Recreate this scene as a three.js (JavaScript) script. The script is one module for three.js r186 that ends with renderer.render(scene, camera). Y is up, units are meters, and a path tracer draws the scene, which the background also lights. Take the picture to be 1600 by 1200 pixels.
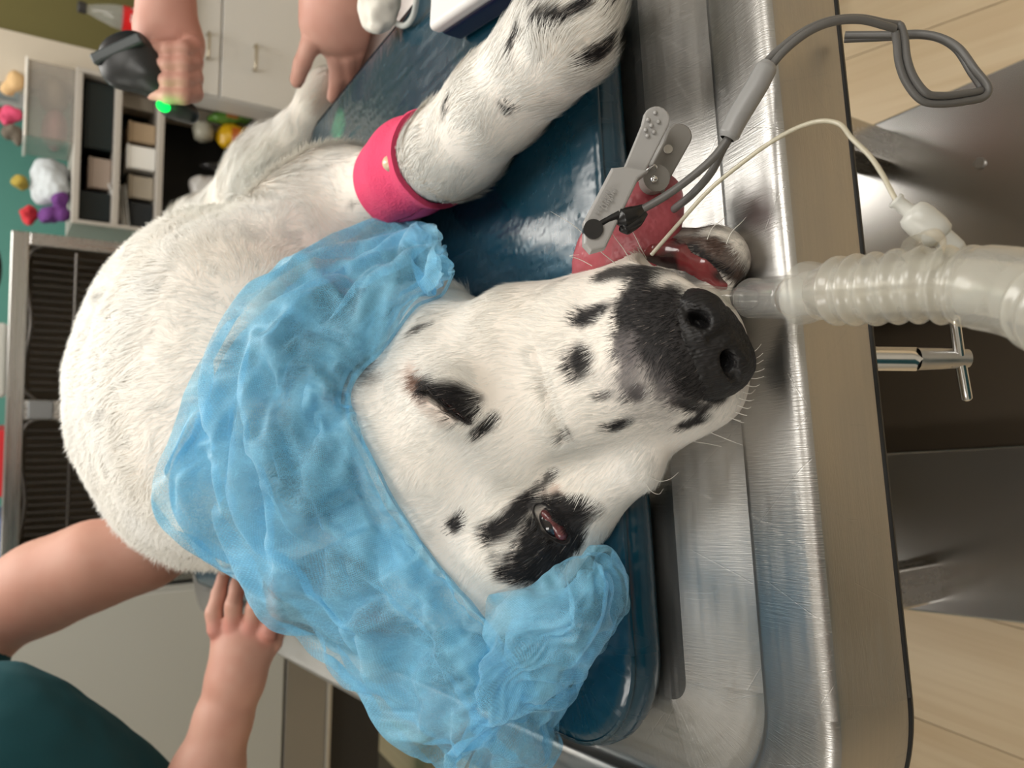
import * as THREE from 'three';
import { RectAreaLightUniformsLib } from 'three/addons/lights/RectAreaLightUniformsLib.js';
import { RoundedBoxGeometry } from 'three/addons/geometries/RoundedBoxGeometry.js';
import { mergeGeometries, mergeVertices } from 'three/addons/utils/BufferGeometryUtils.js';
import { FontLoader } from 'three/addons/loaders/FontLoader.js';
import { TextGeometry } from 'three/addons/geometries/TextGeometry.js';

RectAreaLightUniformsLib.init();
const scene = new THREE.Scene();
scene.background = new THREE.Color(0x000000);

// ---------------------------------------------------------------- camera (a phone held sideways: world-up points to picture-left)
const V = (x, y, z) => new THREE.Vector3(x, y, z);
const FOCAL = 1200, EYE = V(0, 1.26, 0);
const PITCH = 33 * Math.PI / 180, ROLL = 2 * Math.PI / 180;
const FWD = V(0, -Math.sin(PITCH), -Math.cos(PITCH));
const R0 = V(1, 0, 0), D0 = V(0, -Math.cos(PITCH), Math.sin(PITCH));
const RIGHT = R0.clone().multiplyScalar(Math.cos(ROLL)).addScaledVector(D0, -Math.sin(ROLL));   // upright right = picture-up
const DOWN = R0.clone().multiplyScalar(Math.sin(ROLL)).addScaledVector(D0, Math.cos(ROLL));     // upright down = picture-right
const camera = new THREE.PerspectiveCamera(2 * Math.atan(600 / FOCAL) * 180 / Math.PI, 4 / 3, 0.02, 30);
camera.position.copy(EYE);
camera.quaternion.setFromRotationMatrix(new THREE.Matrix4().makeBasis(DOWN, RIGHT, FWD.clone().negate()));
camera.focus = 0.40;
camera.userData.fStop = 10;

const renderer = new THREE.WebGLRenderer({ antialias: true });
renderer.toneMapping = THREE.LinearToneMapping;
renderer.toneMappingExposure = 0.88;
renderer.shadowMap.enabled = true;

// ceiling panels: [x, z, width, depth, strength]
const CEIL = 2.6;
const PANELS = [[0.42, -1.35, 0.6, 1.2, 9.5], [1.08, -2.05, 0.6, 0.6, 11], [0.55, -2.75, 0.6, 0.6, 9], [-0.95, -2.4, 0.6, 1.2, 5.5], [0.75, 0.55, 0.6, 1.2, 7.5], [-1.3, 0.2, 0.6, 1.2, 6]];
const PANEL_COLOR = new THREE.Color().setRGB(1.0, 0.965, 0.905);

// ---------------------------------------------------------------- points measured in the place
const P = (x, y, Z) => EYE.clone().addScaledVector(FWD, Z).addScaledVector(DOWN, (x - 800) / FOCAL * Z).addScaledVector(RIGHT, (600 - y) / FOCAL * Z);
const PH = (x, y, h) => { const d = P(x, y, 1).sub(EYE); return EYE.clone().addScaledVector(d, (h - EYE.y) / d.y); };
const PZ = (x, y, z) => { const d = P(x, y, 1).sub(EYE); return EYE.clone().addScaledVector(d, z / d.z); };

// ---------------------------------------------------------------- random numbers and noise
function rng(seed) { let a = seed >>> 0; return () => { a = (a + 0x6D2B79F5) >>> 0; let t = a; t = Math.imul(t ^ (t >>> 15), t | 1); t ^= t + Math.imul(t ^ (t >>> 7), t | 61); return ((t ^ (t >>> 14)) >>> 0) / 4294967296; }; }
const HASH = new Float32Array(4096); { const r = rng(77); for (let i = 0; i < 4096; i++) HASH[i] = r(); }
const h3 = (x, y, z) => HASH[(Math.imul(x, 73856093) ^ Math.imul(y, 19349663) ^ Math.imul(z, 83492791)) & 4095];
function noise3(x, y, z) {
  const i = Math.floor(x), j = Math.floor(y), k = Math.floor(z); let u = x - i, v = y - j, w = z - k;
  u = u * u * (3 - 2 * u); v = v * v * (3 - 2 * v); w = w * w * (3 - 2 * w);
  const L = (a, b, t) => a + (b - a) * t;
  return L(L(L(h3(i, j, k), h3(i + 1, j, k), u), L(h3(i, j + 1, k), h3(i + 1, j + 1, k), u), v), L(L(h3(i, j, k + 1), h3(i + 1, j, k + 1), u), L(h3(i, j + 1, k + 1), h3(i + 1, j + 1, k + 1), u), v), w) * 2 - 1;
}
const fbm = (x, y, z, o = 4) => { let s = 0, a = 0.5; for (let n = 0; n < o; n++) { s += a * noise3(x, y, z); x *= 2.03; y *= 2.03; z *= 2.03; a *= 0.5; } return s; };
const clamp = (x, a = 0, b = 1) => Math.min(b, Math.max(a, x));
const sstep = (a, b, x) => { const t = clamp((x - a) / (b - a)); return t * t * (3 - 2 * t); };
const lerp = (a, b, t) => a + (b - a) * t;

// ---------------------------------------------------------------- object helpers
const taken = new Map();
function numbered(name) { const n = taken.get(name) || 0; taken.set(name, n + 1); return n ? name + '_' + String(n).padStart(3, '0') : name; }
function shadowed(o) { o.castShadow = true; o.receiveShadow = true; return o; }
function part(name, geo, mat, parent) { const m = shadowed(new THREE.Mesh(geo, mat)); m.name = name; parent.add(m); return m; }
function tag(o, label, category, group, kind) { o.userData.label = label; o.userData.category = category; if (group) o.userData.group = group; if (kind) o.userData.kind = kind; return o; }
function thing(name, label, category, group) { const g = new THREE.Group(); g.name = numbered(name); scene.add(g); return tag(g, label, category, group); }
function single(name, geo, mat, label, category, group) { const m = shadowed(new THREE.Mesh(geo, mat)); m.name = numbered(name); scene.add(m); return tag(m, label, category, group); }
function structure(name, geo, mat, parent) { const m = shadowed(geo ? new THREE.Mesh(geo, mat) : new THREE.Group()); m.name = name; (parent || scene).add(m); if (!parent) m.userData.kind = 'structure'; return m; }
const sub = (name, parent) => { const g = new THREE.Group(); g.name = name; parent.add(g); return g; };

// ---------------------------------------------------------------- geometry helpers
const box = (w, h, d, x = 0, y = 0, z = 0, r = 0) => { const g = r ? new RoundedBoxGeometry(w, h, d, 2, r) : new THREE.BoxGeometry(w, h, d); g.translate(x, y, z); return g; };
const bx = (x0, x1, y0, y1, z0, z1, r = 0) => box(x1 - x0, y1 - y0, z1 - z0, (x0 + x1) / 2, (y0 + y1) / 2, (z0 + z1) / 2, r);
const tube = (pts, r, seg = 60, rad = 10, closed = false) => new THREE.TubeGeometry(new THREE.CatmullRomCurve3(pts, closed, 'centripetal'), seg, r, rad, closed);
function merged(list) { return mergeGeometries(list.map((g) => { const n = g.index ? g.toNonIndexed() : g; for (const k of Object.keys(n.attributes)) if (!['position', 'normal', 'uv'].includes(k)) n.deleteAttribute(k); return n; })); }
function grid(nu, nv, f, closedU = false) {   // surface from f(u, v) -> Vector3
  const pos = [], uv = [], idx = [];
  for (let j = 0; j <= nv; j++) for (let i = 0; i <= nu; i++) { const p = f(i / nu, j / nv); pos.push(p.x, p.y, p.z); uv.push(i / nu, j / nv); }
  for (let j = 0; j < nv; j++) for (let i = 0; i < nu; i++) { const a = j * (nu + 1) + i, b = a + 1, c = a + nu + 1, d = c + 1; idx.push(a, b, d, a, d, c); }
  const g = new THREE.BufferGeometry(); g.setAttribute('position', new THREE.Float32BufferAttribute(pos, 3)); g.setAttribute('uv', new THREE.Float32BufferAttribute(uv, 2)); g.setIndex(idx); g.computeVertexNormals(); return g;
}
function sweep(pts, radii, rad = 14, seg = 0, flat = 1, upv = null) {   // tube of varying radius through points, caps rounded by small end radii
  const c = new THREE.CatmullRomCurve3(pts, false, 'centripetal'), n = seg || pts.length * 8, F = c.computeFrenetFrames(n, false);
  const rAt = (t) => { const k = t * (radii.length - 1), i = Math.min(radii.length - 2, Math.floor(k)); return lerp(radii[i], radii[i + 1], k - i); };
  return grid(rad, n, (u, v) => {
    const i = Math.round(v * n), p = c.getPoint(v), a = u * Math.PI * 2, r = rAt(v);
    let N = F.normals[i], B = F.binormals[i];
    if (upv) { const T = c.getTangent(v); B = T.clone().cross(upv).normalize(); N = B.clone().cross(T).normalize(); }
    return p.clone().addScaledVector(N, Math.cos(a) * r * flat).addScaledVector(B, Math.sin(a) * r);
  });
}
const lathe = (prof, seg = 32) => new THREE.LatheGeometry(prof.map(([r, y]) => new THREE.Vector2(r, y)), seg);
function orient(g, at, yAxis, zHint) { const y = yAxis.clone().normalize(); let x = (zHint ? y.clone().cross(zHint) : y.clone().cross(Math.abs(y.y) < 0.9 ? V(0, 1, 0) : V(1, 0, 0))).normalize(); const z = x.clone().cross(y); g.applyMatrix4(new THREE.Matrix4().makeBasis(x, y, z).setPosition(at)); return g; }

// ---------------------------------------------------------------- signed distance fields, meshed with surface nets
class Field {
  constructor() { this.p = []; this.cut = []; }
  cone(a, b, ra, rb, k = 0.02) { const c = a.clone().add(b).multiplyScalar(0.5); this.p.push({ t: 0, ax: a.x, ay: a.y, az: a.z, bx: b.x - a.x, by: b.y - a.y, bz: b.z - a.z, l: Math.max(1e-9, a.distanceToSquared(b)), ra, rb, k, cx: c.x, cy: c.y, cz: c.z, R: a.distanceTo(b) / 2 + Math.max(ra, rb) }); return this; }
  ball(a, r, k = 0.02) { return this.cone(a, a, r, r, k); }
  chain(pts, radii, k = 0.02) { for (let i = 0; i + 1 < pts.length; i++) this.cone(pts[i], pts[i + 1], radii[i], radii[i + 1], k); return this; }
  ell(c, X, Y, Z, r, k = 0.02) { this.p.push(Field.E(c, X, Y, Z, r, k)); return this; }
  static E(c, X, Y, Z, r, k) { return { t: 1, cx: c.x, cy: c.y, cz: c.z, X, Y, Z, r, k, R: Math.max(...r) }; }
  cutEll(c, X, Y, Z, r, k = 0.005) { this.cut.push(Field.E(c, X, Y, Z, r, k)); return this; }
  cutCone(a, b, ra, rb, k = 0.005) { const f = new Field(); f.cone(a, b, ra, rb, k); this.cut.push(f.p[0]); return this; }
  static one(q, x, y, z) {
    if (q.t === 0) { const px = x - q.ax, py = y - q.ay, pz = z - q.az, t = Math.min(1, Math.max(0, (px * q.bx + py * q.by + pz * q.bz) / q.l)), dx = px - q.bx * t, dy = py - q.by * t, dz = pz - q.bz * t; return Math.sqrt(dx * dx + dy * dy + dz * dz) - (q.ra + (q.rb - q.ra) * t); }
    const px = x - q.cx, py = y - q.cy, pz = z - q.cz, a = (px * q.X.x + py * q.X.y + pz * q.X.z), b = (px * q.Y.x + py * q.Y.y + pz * q.Y.z), c = (px * q.Z.x + py * q.Z.y + pz * q.Z.z), r = q.r;
    const k0 = Math.sqrt((a / r[0]) ** 2 + (b / r[1]) ** 2 + (c / r[2]) ** 2), k1 = Math.sqrt((a / r[0] ** 2) ** 2 + (b / r[1] ** 2) ** 2 + (c / r[2] ** 2) ** 2);
    return k0 < 1e-6 ? -Math.min(...r) : k0 * (k0 - 1) / k1;
  }
  d(x, y, z) {
    let d = 1e3;
    for (const q of this.p) {
      const ex = x - q.cx, ey = y - q.cy, ez = z - q.cz, far = Math.sqrt(ex * ex + ey * ey + ez * ez) - q.R;
      if (far > d + q.k) continue;
      const e = Field.one(q, x, y, z), h = q.k - Math.abs(d - e);
      d = Math.min(d, e); if (h > 0) d -= h * h / (4 * q.k);
    }
    for (const q of this.cut) {
      const ex = x - q.cx, ey = y - q.cy, ez = z - q.cz; if (Math.sqrt(ex * ex + ey * ey + ez * ez) - q.R > 0.03) continue;
      const e = -Field.one(q, x, y, z), h = q.k - Math.abs(d - e);
      d = Math.max(d, e); if (h > 0) d += h * h / (4 * q.k);
    }
    return this.warp ? d + this.warp(x, y, z) : d;
  }
  normal(p, e = 0.0015) { return V(this.d(p.x + e, p.y, p.z) - this.d(p.x - e, p.y, p.z), this.d(p.x, p.y + e, p.z) - this.d(p.x, p.y - e, p.z), this.d(p.x, p.y, p.z + e) - this.d(p.x, p.y, p.z - e)).normalize(); }
  hit(x, y) { const dir = P(x, y, 1).sub(EYE).normalize(); let t = 0.1; for (let i = 0; i < 160; i++) { const q = EYE.clone().addScaledVector(dir, t), d = this.d(q.x, q.y, q.z); if (d < 0.0004) return q; t += d * 0.8; if (t > 3) break; } return null; }
  bounds(pad = 0.02) { const b = new THREE.Box3(); for (const q of this.p) { if (q.t === 0) { const r = Math.max(q.ra, q.rb); b.expandByPoint(V(q.ax - r, q.ay - r, q.az - r)); b.expandByPoint(V(q.ax + r, q.ay + r, q.az + r)); b.expandByPoint(V(q.ax + q.bx - r, q.ay + q.by - r, q.az + q.bz - r)); b.expandByPoint(V(q.ax + q.bx + r, q.ay + q.by + r, q.az + q.bz + r)); } else { b.expandByPoint(V(q.cx - q.R, q.cy - q.R, q.cz - q.R)); b.expandByPoint(V(q.cx + q.R, q.cy + q.R, q.cz + q.R)); } } return b.expandByScalar(pad); }
  mesh(cell, bnd = null, color = null, clip = null) {
    const B = bnd || this.bounds(), x0 = B.min.x, y0 = B.min.y, z0 = B.min.z, S = 4;
    const n = (a, b) => Math.ceil((b - a) / cell / S) * S + 1, nx = n(x0, B.max.x), ny = n(y0, B.max.y), nz = n(z0, B.max.z);
    const val = new Float32Array(nx * ny * nz).fill(9), done = new Uint8Array(nx * ny * nz), at = (i, j, k) => (k * ny + j) * nx + i;
    const D = clip ? (x, y, z) => Math.max(this.d(x, y, z), clip(x, y, z)) : (x, y, z) => this.d(x, y, z);
    const reach = cell * S * 0.87 * 1.35 + 0.002;
    for (let k = 0; k + 1 < nz; k += S) for (let j = 0; j + 1 < ny; j += S) for (let i = 0; i + 1 < nx; i += S) {
      const d = D(x0 + (i + S / 2) * cell, y0 + (j + S / 2) * cell, z0 + (k + S / 2) * cell);
      if (Math.abs(d) > reach) { for (let c = k; c <= k + S; c++) for (let b = j; b <= j + S; b++) for (let a = i; a <= i + S; a++) { const o = at(a, b, c); if (!done[o]) val[o] = d; } continue; }
      for (let c = k; c <= k + S; c++) for (let b = j; b <= j + S; b++) for (let a = i; a <= i + S; a++) { const o = at(a, b, c); if (!done[o]) { done[o] = 1; val[o] = D(x0 + a * cell, y0 + b * cell, z0 + c * cell); } }
    }
    const id = new Int32Array(nx * ny * nz).fill(-1), pos = [], idx = [];
    for (let k = 0; k + 1 < nz; k++) for (let j = 0; j + 1 < ny; j++) for (let i = 0; i + 1 < nx; i++) {
      let m = 0, cx = 0, cy = 0, cz = 0, c = 0; const v = [];
      for (let q = 0; q < 8; q++) { const w = val[at(i + (q & 1), j + (q >> 1 & 1), k + (q >> 2))]; v.push(w); if (w < 0) m++; }
      if (m === 0 || m === 8) continue;
      for (let q = 0; q < 8; q++) for (let b = 1; b < 8; b <<= 1) if (!(q & b)) { const A = v[q], Z = v[q | b]; if ((A < 0) !== (Z < 0)) { const t = A / (A - Z); cx += (q & 1) + (b === 1 ? t : 0); cy += (q >> 1 & 1) + (b === 2 ? t : 0); cz += (q >> 2) + (b === 4 ? t : 0); c++; } }
      id[at(i, j, k)] = pos.length / 3; pos.push(x0 + (i + cx / c) * cell, y0 + (j + cy / c) * cell, z0 + (k + cz / c) * cell);
    }
    const quad = (a, b, c, d, flip) => { if (a < 0 || b < 0 || c < 0 || d < 0) return; flip ? idx.push(a, c, b, a, d, c) : idx.push(a, b, c, a, c, d); };
    for (let k = 1; k + 1 < nz; k++) for (let j = 1; j + 1 < ny; j++) for (let i = 1; i + 1 < nx; i++) {
      const s = val[at(i, j, k)] < 0;
      if (s !== (val[at(i + 1, j, k)] < 0)) quad(id[at(i, j - 1, k - 1)], id[at(i, j, k - 1)], id[at(i, j, k)], id[at(i, j - 1, k)], !s);
      if (s !== (val[at(i, j + 1, k)] < 0)) quad(id[at(i - 1, j, k - 1)], id[at(i - 1, j, k)], id[at(i, j, k)], id[at(i, j, k - 1)], !s);
      if (s !== (val[at(i, j, k + 1)] < 0)) quad(id[at(i - 1, j - 1, k)], id[at(i, j - 1, k)], id[at(i, j, k)], id[at(i - 1, j, k)], !s);
    }
    const nv = pos.length / 3, nor = new Float32Array(nv * 3), uv = new Float32Array(nv * 2), e = cell * 0.6;
    for (let q = 0; q < nv; q++) {
      const x = pos[q * 3], y = pos[q * 3 + 1], z = pos[q * 3 + 2];
      let a = D(x + e, y, z) - D(x - e, y, z), b = D(x, y + e, z) - D(x, y - e, z), c = D(x, y, z + e) - D(x, y, z - e); const l = Math.hypot(a, b, c) || 1;
      nor[q * 3] = a / l; nor[q * 3 + 1] = b / l; nor[q * 3 + 2] = c / l;
      uv[q * 2] = x + 0.35 * y; uv[q * 2 + 1] = z + 0.61 * y;
    }
    const g = new THREE.BufferGeometry(); g.setAttribute('position', new THREE.Float32BufferAttribute(pos, 3)); g.setAttribute('normal', new THREE.BufferAttribute(nor, 3)); g.setAttribute('uv', new THREE.BufferAttribute(uv, 2)); g.setIndex(idx);
    if (color) { const col = new Float32Array(nv * 3), t = [0, 0, 0]; for (let q = 0; q < nv; q++) { color(pos[q * 3], pos[q * 3 + 1], pos[q * 3 + 2], t, nor[q * 3], nor[q * 3 + 1], nor[q * 3 + 2]); col.set(t, q * 3); } g.setAttribute('color', new THREE.BufferAttribute(col, 3)); }
    return g;
  }
}

// ---------------------------------------------------------------- textures and materials
function texture(w, h, f, srgb = false, repeat = [1, 1]) {
  const data = new Uint8Array(w * h * 4), c = [0, 0, 0, 255];
  for (let j = 0; j < h; j++) for (let i = 0; i < w; i++) { c[3] = 255; f(i / w, j / h, c, i, j); const o = (j * w + i) * 4; for (let k = 0; k < 4; k++) data[o + k] = clamp(c[k], 0, 255); }
  const t = new THREE.DataTexture(data, w, h); t.wrapS = t.wrapT = THREE.RepeatWrapping; t.magFilter = t.minFilter = THREE.LinearFilter; t.repeat.set(...repeat); if (srgb) t.colorSpace = THREE.SRGBColorSpace; t.needsUpdate = true; return t;
}
const grey = (c, v) => { c[0] = c[1] = c[2] = v; };
const lin = (r, g, b) => new THREE.Color().setRGB(r, g, b);
const mat = (color, rough = 0.6, metal = 0, extra = {}) => new THREE.MeshPhysicalMaterial({ color, roughness: rough, metalness: metal, side: THREE.DoubleSide, ...extra });
// periodic noise for tiling textures
const per = (u, v, n, seed) => { const x = u * n, y = v * n, i = Math.floor(x), j = Math.floor(y); let a = x - i, b = y - j; a = a * a * (3 - 2 * a); b = b * b * (3 - 2 * b); const H = (p, q) => h3(((p % n) + n) % n, ((q % n) + n) % n, seed); return lerp(lerp(H(i, j), H(i + 1, j), a), lerp(H(i, j + 1), H(i + 1, j + 1), a), b); };
const per2 = (u, v, nx, ny, seed) => { const x = u * nx, y = v * ny, i = Math.floor(x), j = Math.floor(y); let a = x - i, b = y - j; a = a * a * (3 - 2 * a); b = b * b * (3 - 2 * b); const H = (p, q) => h3(((p % nx) + nx) % nx, ((q % ny) + ny) % ny, seed); return lerp(lerp(H(i, j), H(i + 1, j), a), lerp(H(i, j + 1), H(i + 1, j + 1), a), b); };

// ================================================================ THE ROOM
const RX0 = -2.3, RX1 = 2.1, RZ0 = -3.3, RZ1 = 1.6;
const M = {};
{
  const plaster = texture(256, 256, (u, v, c) => grey(c, 128 + 60 * (per(u, v, 64, 1) - 0.5) + 40 * (per(u, v, 16, 2) - 0.5)));
  const wallUv = (t, r) => { const q = t.clone(); q.repeat.set(r, r); q.needsUpdate = true; return q; };
  M.wall = mat(lin(0.62, 0.60, 0.55), 0.85, 0, { bumpMap: wallUv(plaster, 6), bumpScale: 0.0006 });
  M.teal = mat(lin(0.085, 0.26, 0.215), 0.8, 0, { bumpMap: wallUv(plaster, 6), bumpScale: 0.0006 });
  M.olive = mat(lin(0.115, 0.10, 0.028), 0.75, 0, { bumpMap: wallUv(plaster, 4), bumpScale: 0.0006 });
  M.ceiling = mat(lin(0.75, 0.73, 0.69), 0.9);
  const wood = [0, 1, 2].map((s) => texture(256, 512, (u, v, c) => {
    const g = 0.5 * per2(u, v, 24, 4, s + 3) + 0.3 * per2(u, v, 80, 10, s + 9) + 0.35 * per2(u + 0.04 * per(u, v, 6, s + 20), v, 10, 3, s + 14), k = per2(u, v, 5, 6, s + 31), t = clamp(0.25 + g * 0.9 - 0.25);
    const a = [226, 206, 174], b = [203, 177, 140]; for (let q = 0; q < 3; q++) c[q] = lerp(a[q], b[q], clamp(t * 0.9 + (k > 0.82 ? (k - 0.82) * 2 : 0)));
  }, true));
  M.planks = wood.map((w) => mat(0xffffff, 0.42, 0, { map: w }));
}
const T0 = 0.1;
{
  // floor of long vinyl boards running away from the table's front
  const fl = structure('floor', bx(RX0 - T0, RX1 + T0, -0.1, -0.004, RZ0 - T0, RZ1 + T0), mat(lin(0.12, 0.09, 0.06), 0.8));
  const pw = 0.19, pl = 1.22, r = rng(5), geos = [0, 1, 2, 3].map((k) => { const g = box(pw - 0.0015, 0.006, pl - 0.0015, 0, 0, 0); const u = g.attributes.uv; for (let i = 0; i < u.count; i++) u.setXY(i, u.getX(i) * 0.8 + k * 0.21, u.getY(i) + k * 0.37); return g; });
  const g = fl; let n = 0;
  for (let i = -13; i <= 13; i++) for (let j = -3; j <= 3; j++) {
    const x = i * pw - 0.05, z = j * pl + (i & 1 ? 0.41 : 0) + (((i % 3) + 3) % 3) * 0.2 - 0.85; if (x < RX0 + 0.1 || x > RX1 - 0.1 || z < RZ0 + 0.3 || z > RZ1 - 0.3) continue;
    const b = part('board', geos[(i * 7 + j * 3 + 200) % 4], M.planks[(i * 5 + j * 11 + 300) % 3], g); b.position.set(x, -0.003 + r() * 0.0004, clamp(z, RZ0 + 0.61, RZ1 - 0.61)); n++;
  }
}
structure('ceiling', bx(RX0 - T0, RX1 + T0, CEIL, CEIL + 0.1, RZ0 - T0, RZ1 + T0), M.ceiling);
structure('wall_left', bx(RX0 - T0, RX0, 0, CEIL, RZ0 - T0, RZ1 + T0), M.wall);
structure('wall_right', bx(RX1, RX1 + T0, 0, CEIL, RZ0 - T0, RZ1 + T0), M.wall);
structure('wall_front', bx(RX0, RX1, 0, CEIL, RZ1, RZ1 + T0), M.wall);
structure('wall_back', bx(RX0, RX1, 0, CEIL, RZ0 - T0, RZ0), M.teal);
// ceiling light panels
PANELS.forEach(([x, z, w, d, s], i) => {
  const t = thing('ceiling_light', 'square-edged white ceiling light panel ' + ['above the table', 'over the right end of the counter', 'over the shelf unit', 'over the cage at the back left', 'behind the camera on the right', 'behind the camera on the left'][i], 'ceiling light', 'ceiling light panels');
  t.position.set(x, CEIL, z);
  const fr = mat(lin(0.8, 0.8, 0.8), 0.5);
  part('frame', merged([bx(-w / 2 - 0.02, w / 2 + 0.02, -0.02, 0, d / 2, d / 2 + 0.02), bx(-w / 2 - 0.02, w / 2 + 0.02, -0.02, 0, -d / 2 - 0.02, -d / 2), bx(w / 2, w / 2 + 0.02, -0.02, 0, -d / 2, d / 2), bx(-w / 2 - 0.02, -w / 2, -0.02, 0, -d / 2, d / 2)]), fr, t);
  part('light_diffuser', bx(-w / 2, w / 2, -0.012, -0.002, -d / 2, d / 2), new THREE.MeshStandardMaterial({ color: 0xffffff, emissive: PANEL_COLOR, emissiveIntensity: 2.5 }), t);
  const L = new THREE.RectAreaLight(PANEL_COLOR, s, w, d); L.position.set(x, CEIL - 0.022, z); L.lookAt(x, 0, z); L.castShadow = true; scene.add(L);
});

// ================================================================ EXAM TABLE
const TA = 8.5 * Math.PI / 180, EX = V(Math.cos(TA), 0, -Math.sin(TA)), EB = V(-Math.sin(TA), 0, -Math.cos(TA));
const TW = (tx, y, tb) => EX.clone().multiplyScalar(tx).addScaledVector(EB, tb).setY(y);    // table axes: tx across, tb away from the camera
const RIM = 0.93, PADTOP = 0.96, TRAY = 0.914;
const TX0 = -0.236, TX1 = 0.515, TB0 = 0.238, TB1 = 1.78;
function rrPoint(x0, x1, z0, z1, r, t) {   // rounded rectangle perimeter, t in 0..1 at fixed corner fractions -> [x, z, arclength]
  r = Math.max(r, 0.0005); const seg = [], W = x1 - x0 - 2 * r, H = z1 - z0 - 2 * r;
  const n = t * 8, k = Math.min(7, Math.floor(n)), f = n - k;
  const C = [[x1 - r, z0 + r], [x1 - r, z1 - r], [x0 + r, z1 - r], [x0 + r, z0 + r]];
  if (k % 2 === 0) { const s = k / 2; return [[lerp(x0 + r, x1 - r, f), z0], [x1, lerp(z0 + r, z1 - r, f)], [lerp(x1 - r, x0 + r, f), z1], [x0, lerp(z1 - r, z0 + r, f)]][s]; }
  const s = (k - 1) / 2, a = -Math.PI / 2 + s * Math.PI / 2 + f * Math.PI / 2; return [C[s][0] + r * Math.cos(a), C[s][1] + r * Math.sin(a)];
}
function rrLoft(x0, x1, z0, z1, r, prof, nPer = 160, fill = null) {   // prof: [inset, height]
  const P2 = prof, pos = [], uv = [], idx = [], N = nPer;
  const ts = []; for (let i = 0; i <= N; i++) ts.push(i / N);
  let run = 0; const runs = [0]; for (let i = 1; i <= N; i++) { const a = rrPoint(x0, x1, z0, z1, r, ts[i - 1]), b = rrPoint(x0, x1, z0, z1, r, Math.min(ts[i], 0.99999)); run += Math.hypot(a[0] - b[0], a[1] - b[1]); runs.push(run); }
  let acc = 0;
  P2.forEach(([d, h], j) => { if (j) acc += Math.hypot(d - P2[j - 1][0], h - P2[j - 1][1]); for (let i = 0; i <= N; i++) { const q = rrPoint(x0 + d, x1 - d, z0 + d, z1 - d, r - d, Math.min(ts[i], 0.999999)), w = TW(q[0], h, q[1]); pos.push(w.x, w.y, w.z); uv.push(runs[i], acc); } });
  for (let j = 0; j + 1 < P2.length; j++) for (let i = 0; i < N; i++) { const a = j * (N + 1) + i, b = a + 1, c = a + N + 1, d = c + 1; idx.push(a, b, d, a, d, c); }
  const g = new THREE.BufferGeometry(); g.setAttribute('position', new THREE.Float32BufferAttribute(pos, 3)); g.setAttribute('uv', new THREE.Float32BufferAttribute(uv, 2)); g.setIndex(idx); g.computeVertexNormals(); return g;
}
function rrFill(x0, x1, z0, z1, r, h, N = 160) {   // flat filled rounded rectangle, uv in metres
  const pos = [], uv = [], idx = [], c = TW((x0 + x1) / 2, h, (z0 + z1) / 2); pos.push(c.x, c.y, c.z); uv.push((x0 + x1) / 2, (z0 + z1) / 2);
  for (let i = 0; i <= N; i++) { const q = rrPoint(x0, x1, z0, z1, r, Math.min(i / N, 0.999999)), w = TW(q[0], h, q[1]); pos.push(w.x, w.y, w.z); uv.push(q[0], q[1]); if (i) idx.push(0, i, i + 1); }
  const g = new THREE.BufferGeometry(); g.setAttribute('position', new THREE.Float32BufferAttribute(pos, 3)); g.setAttribute('uv', new THREE.Float32BufferAttribute(uv, 2)); g.setIndex(idx); g.computeVertexNormals(); return g;
}
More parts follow.
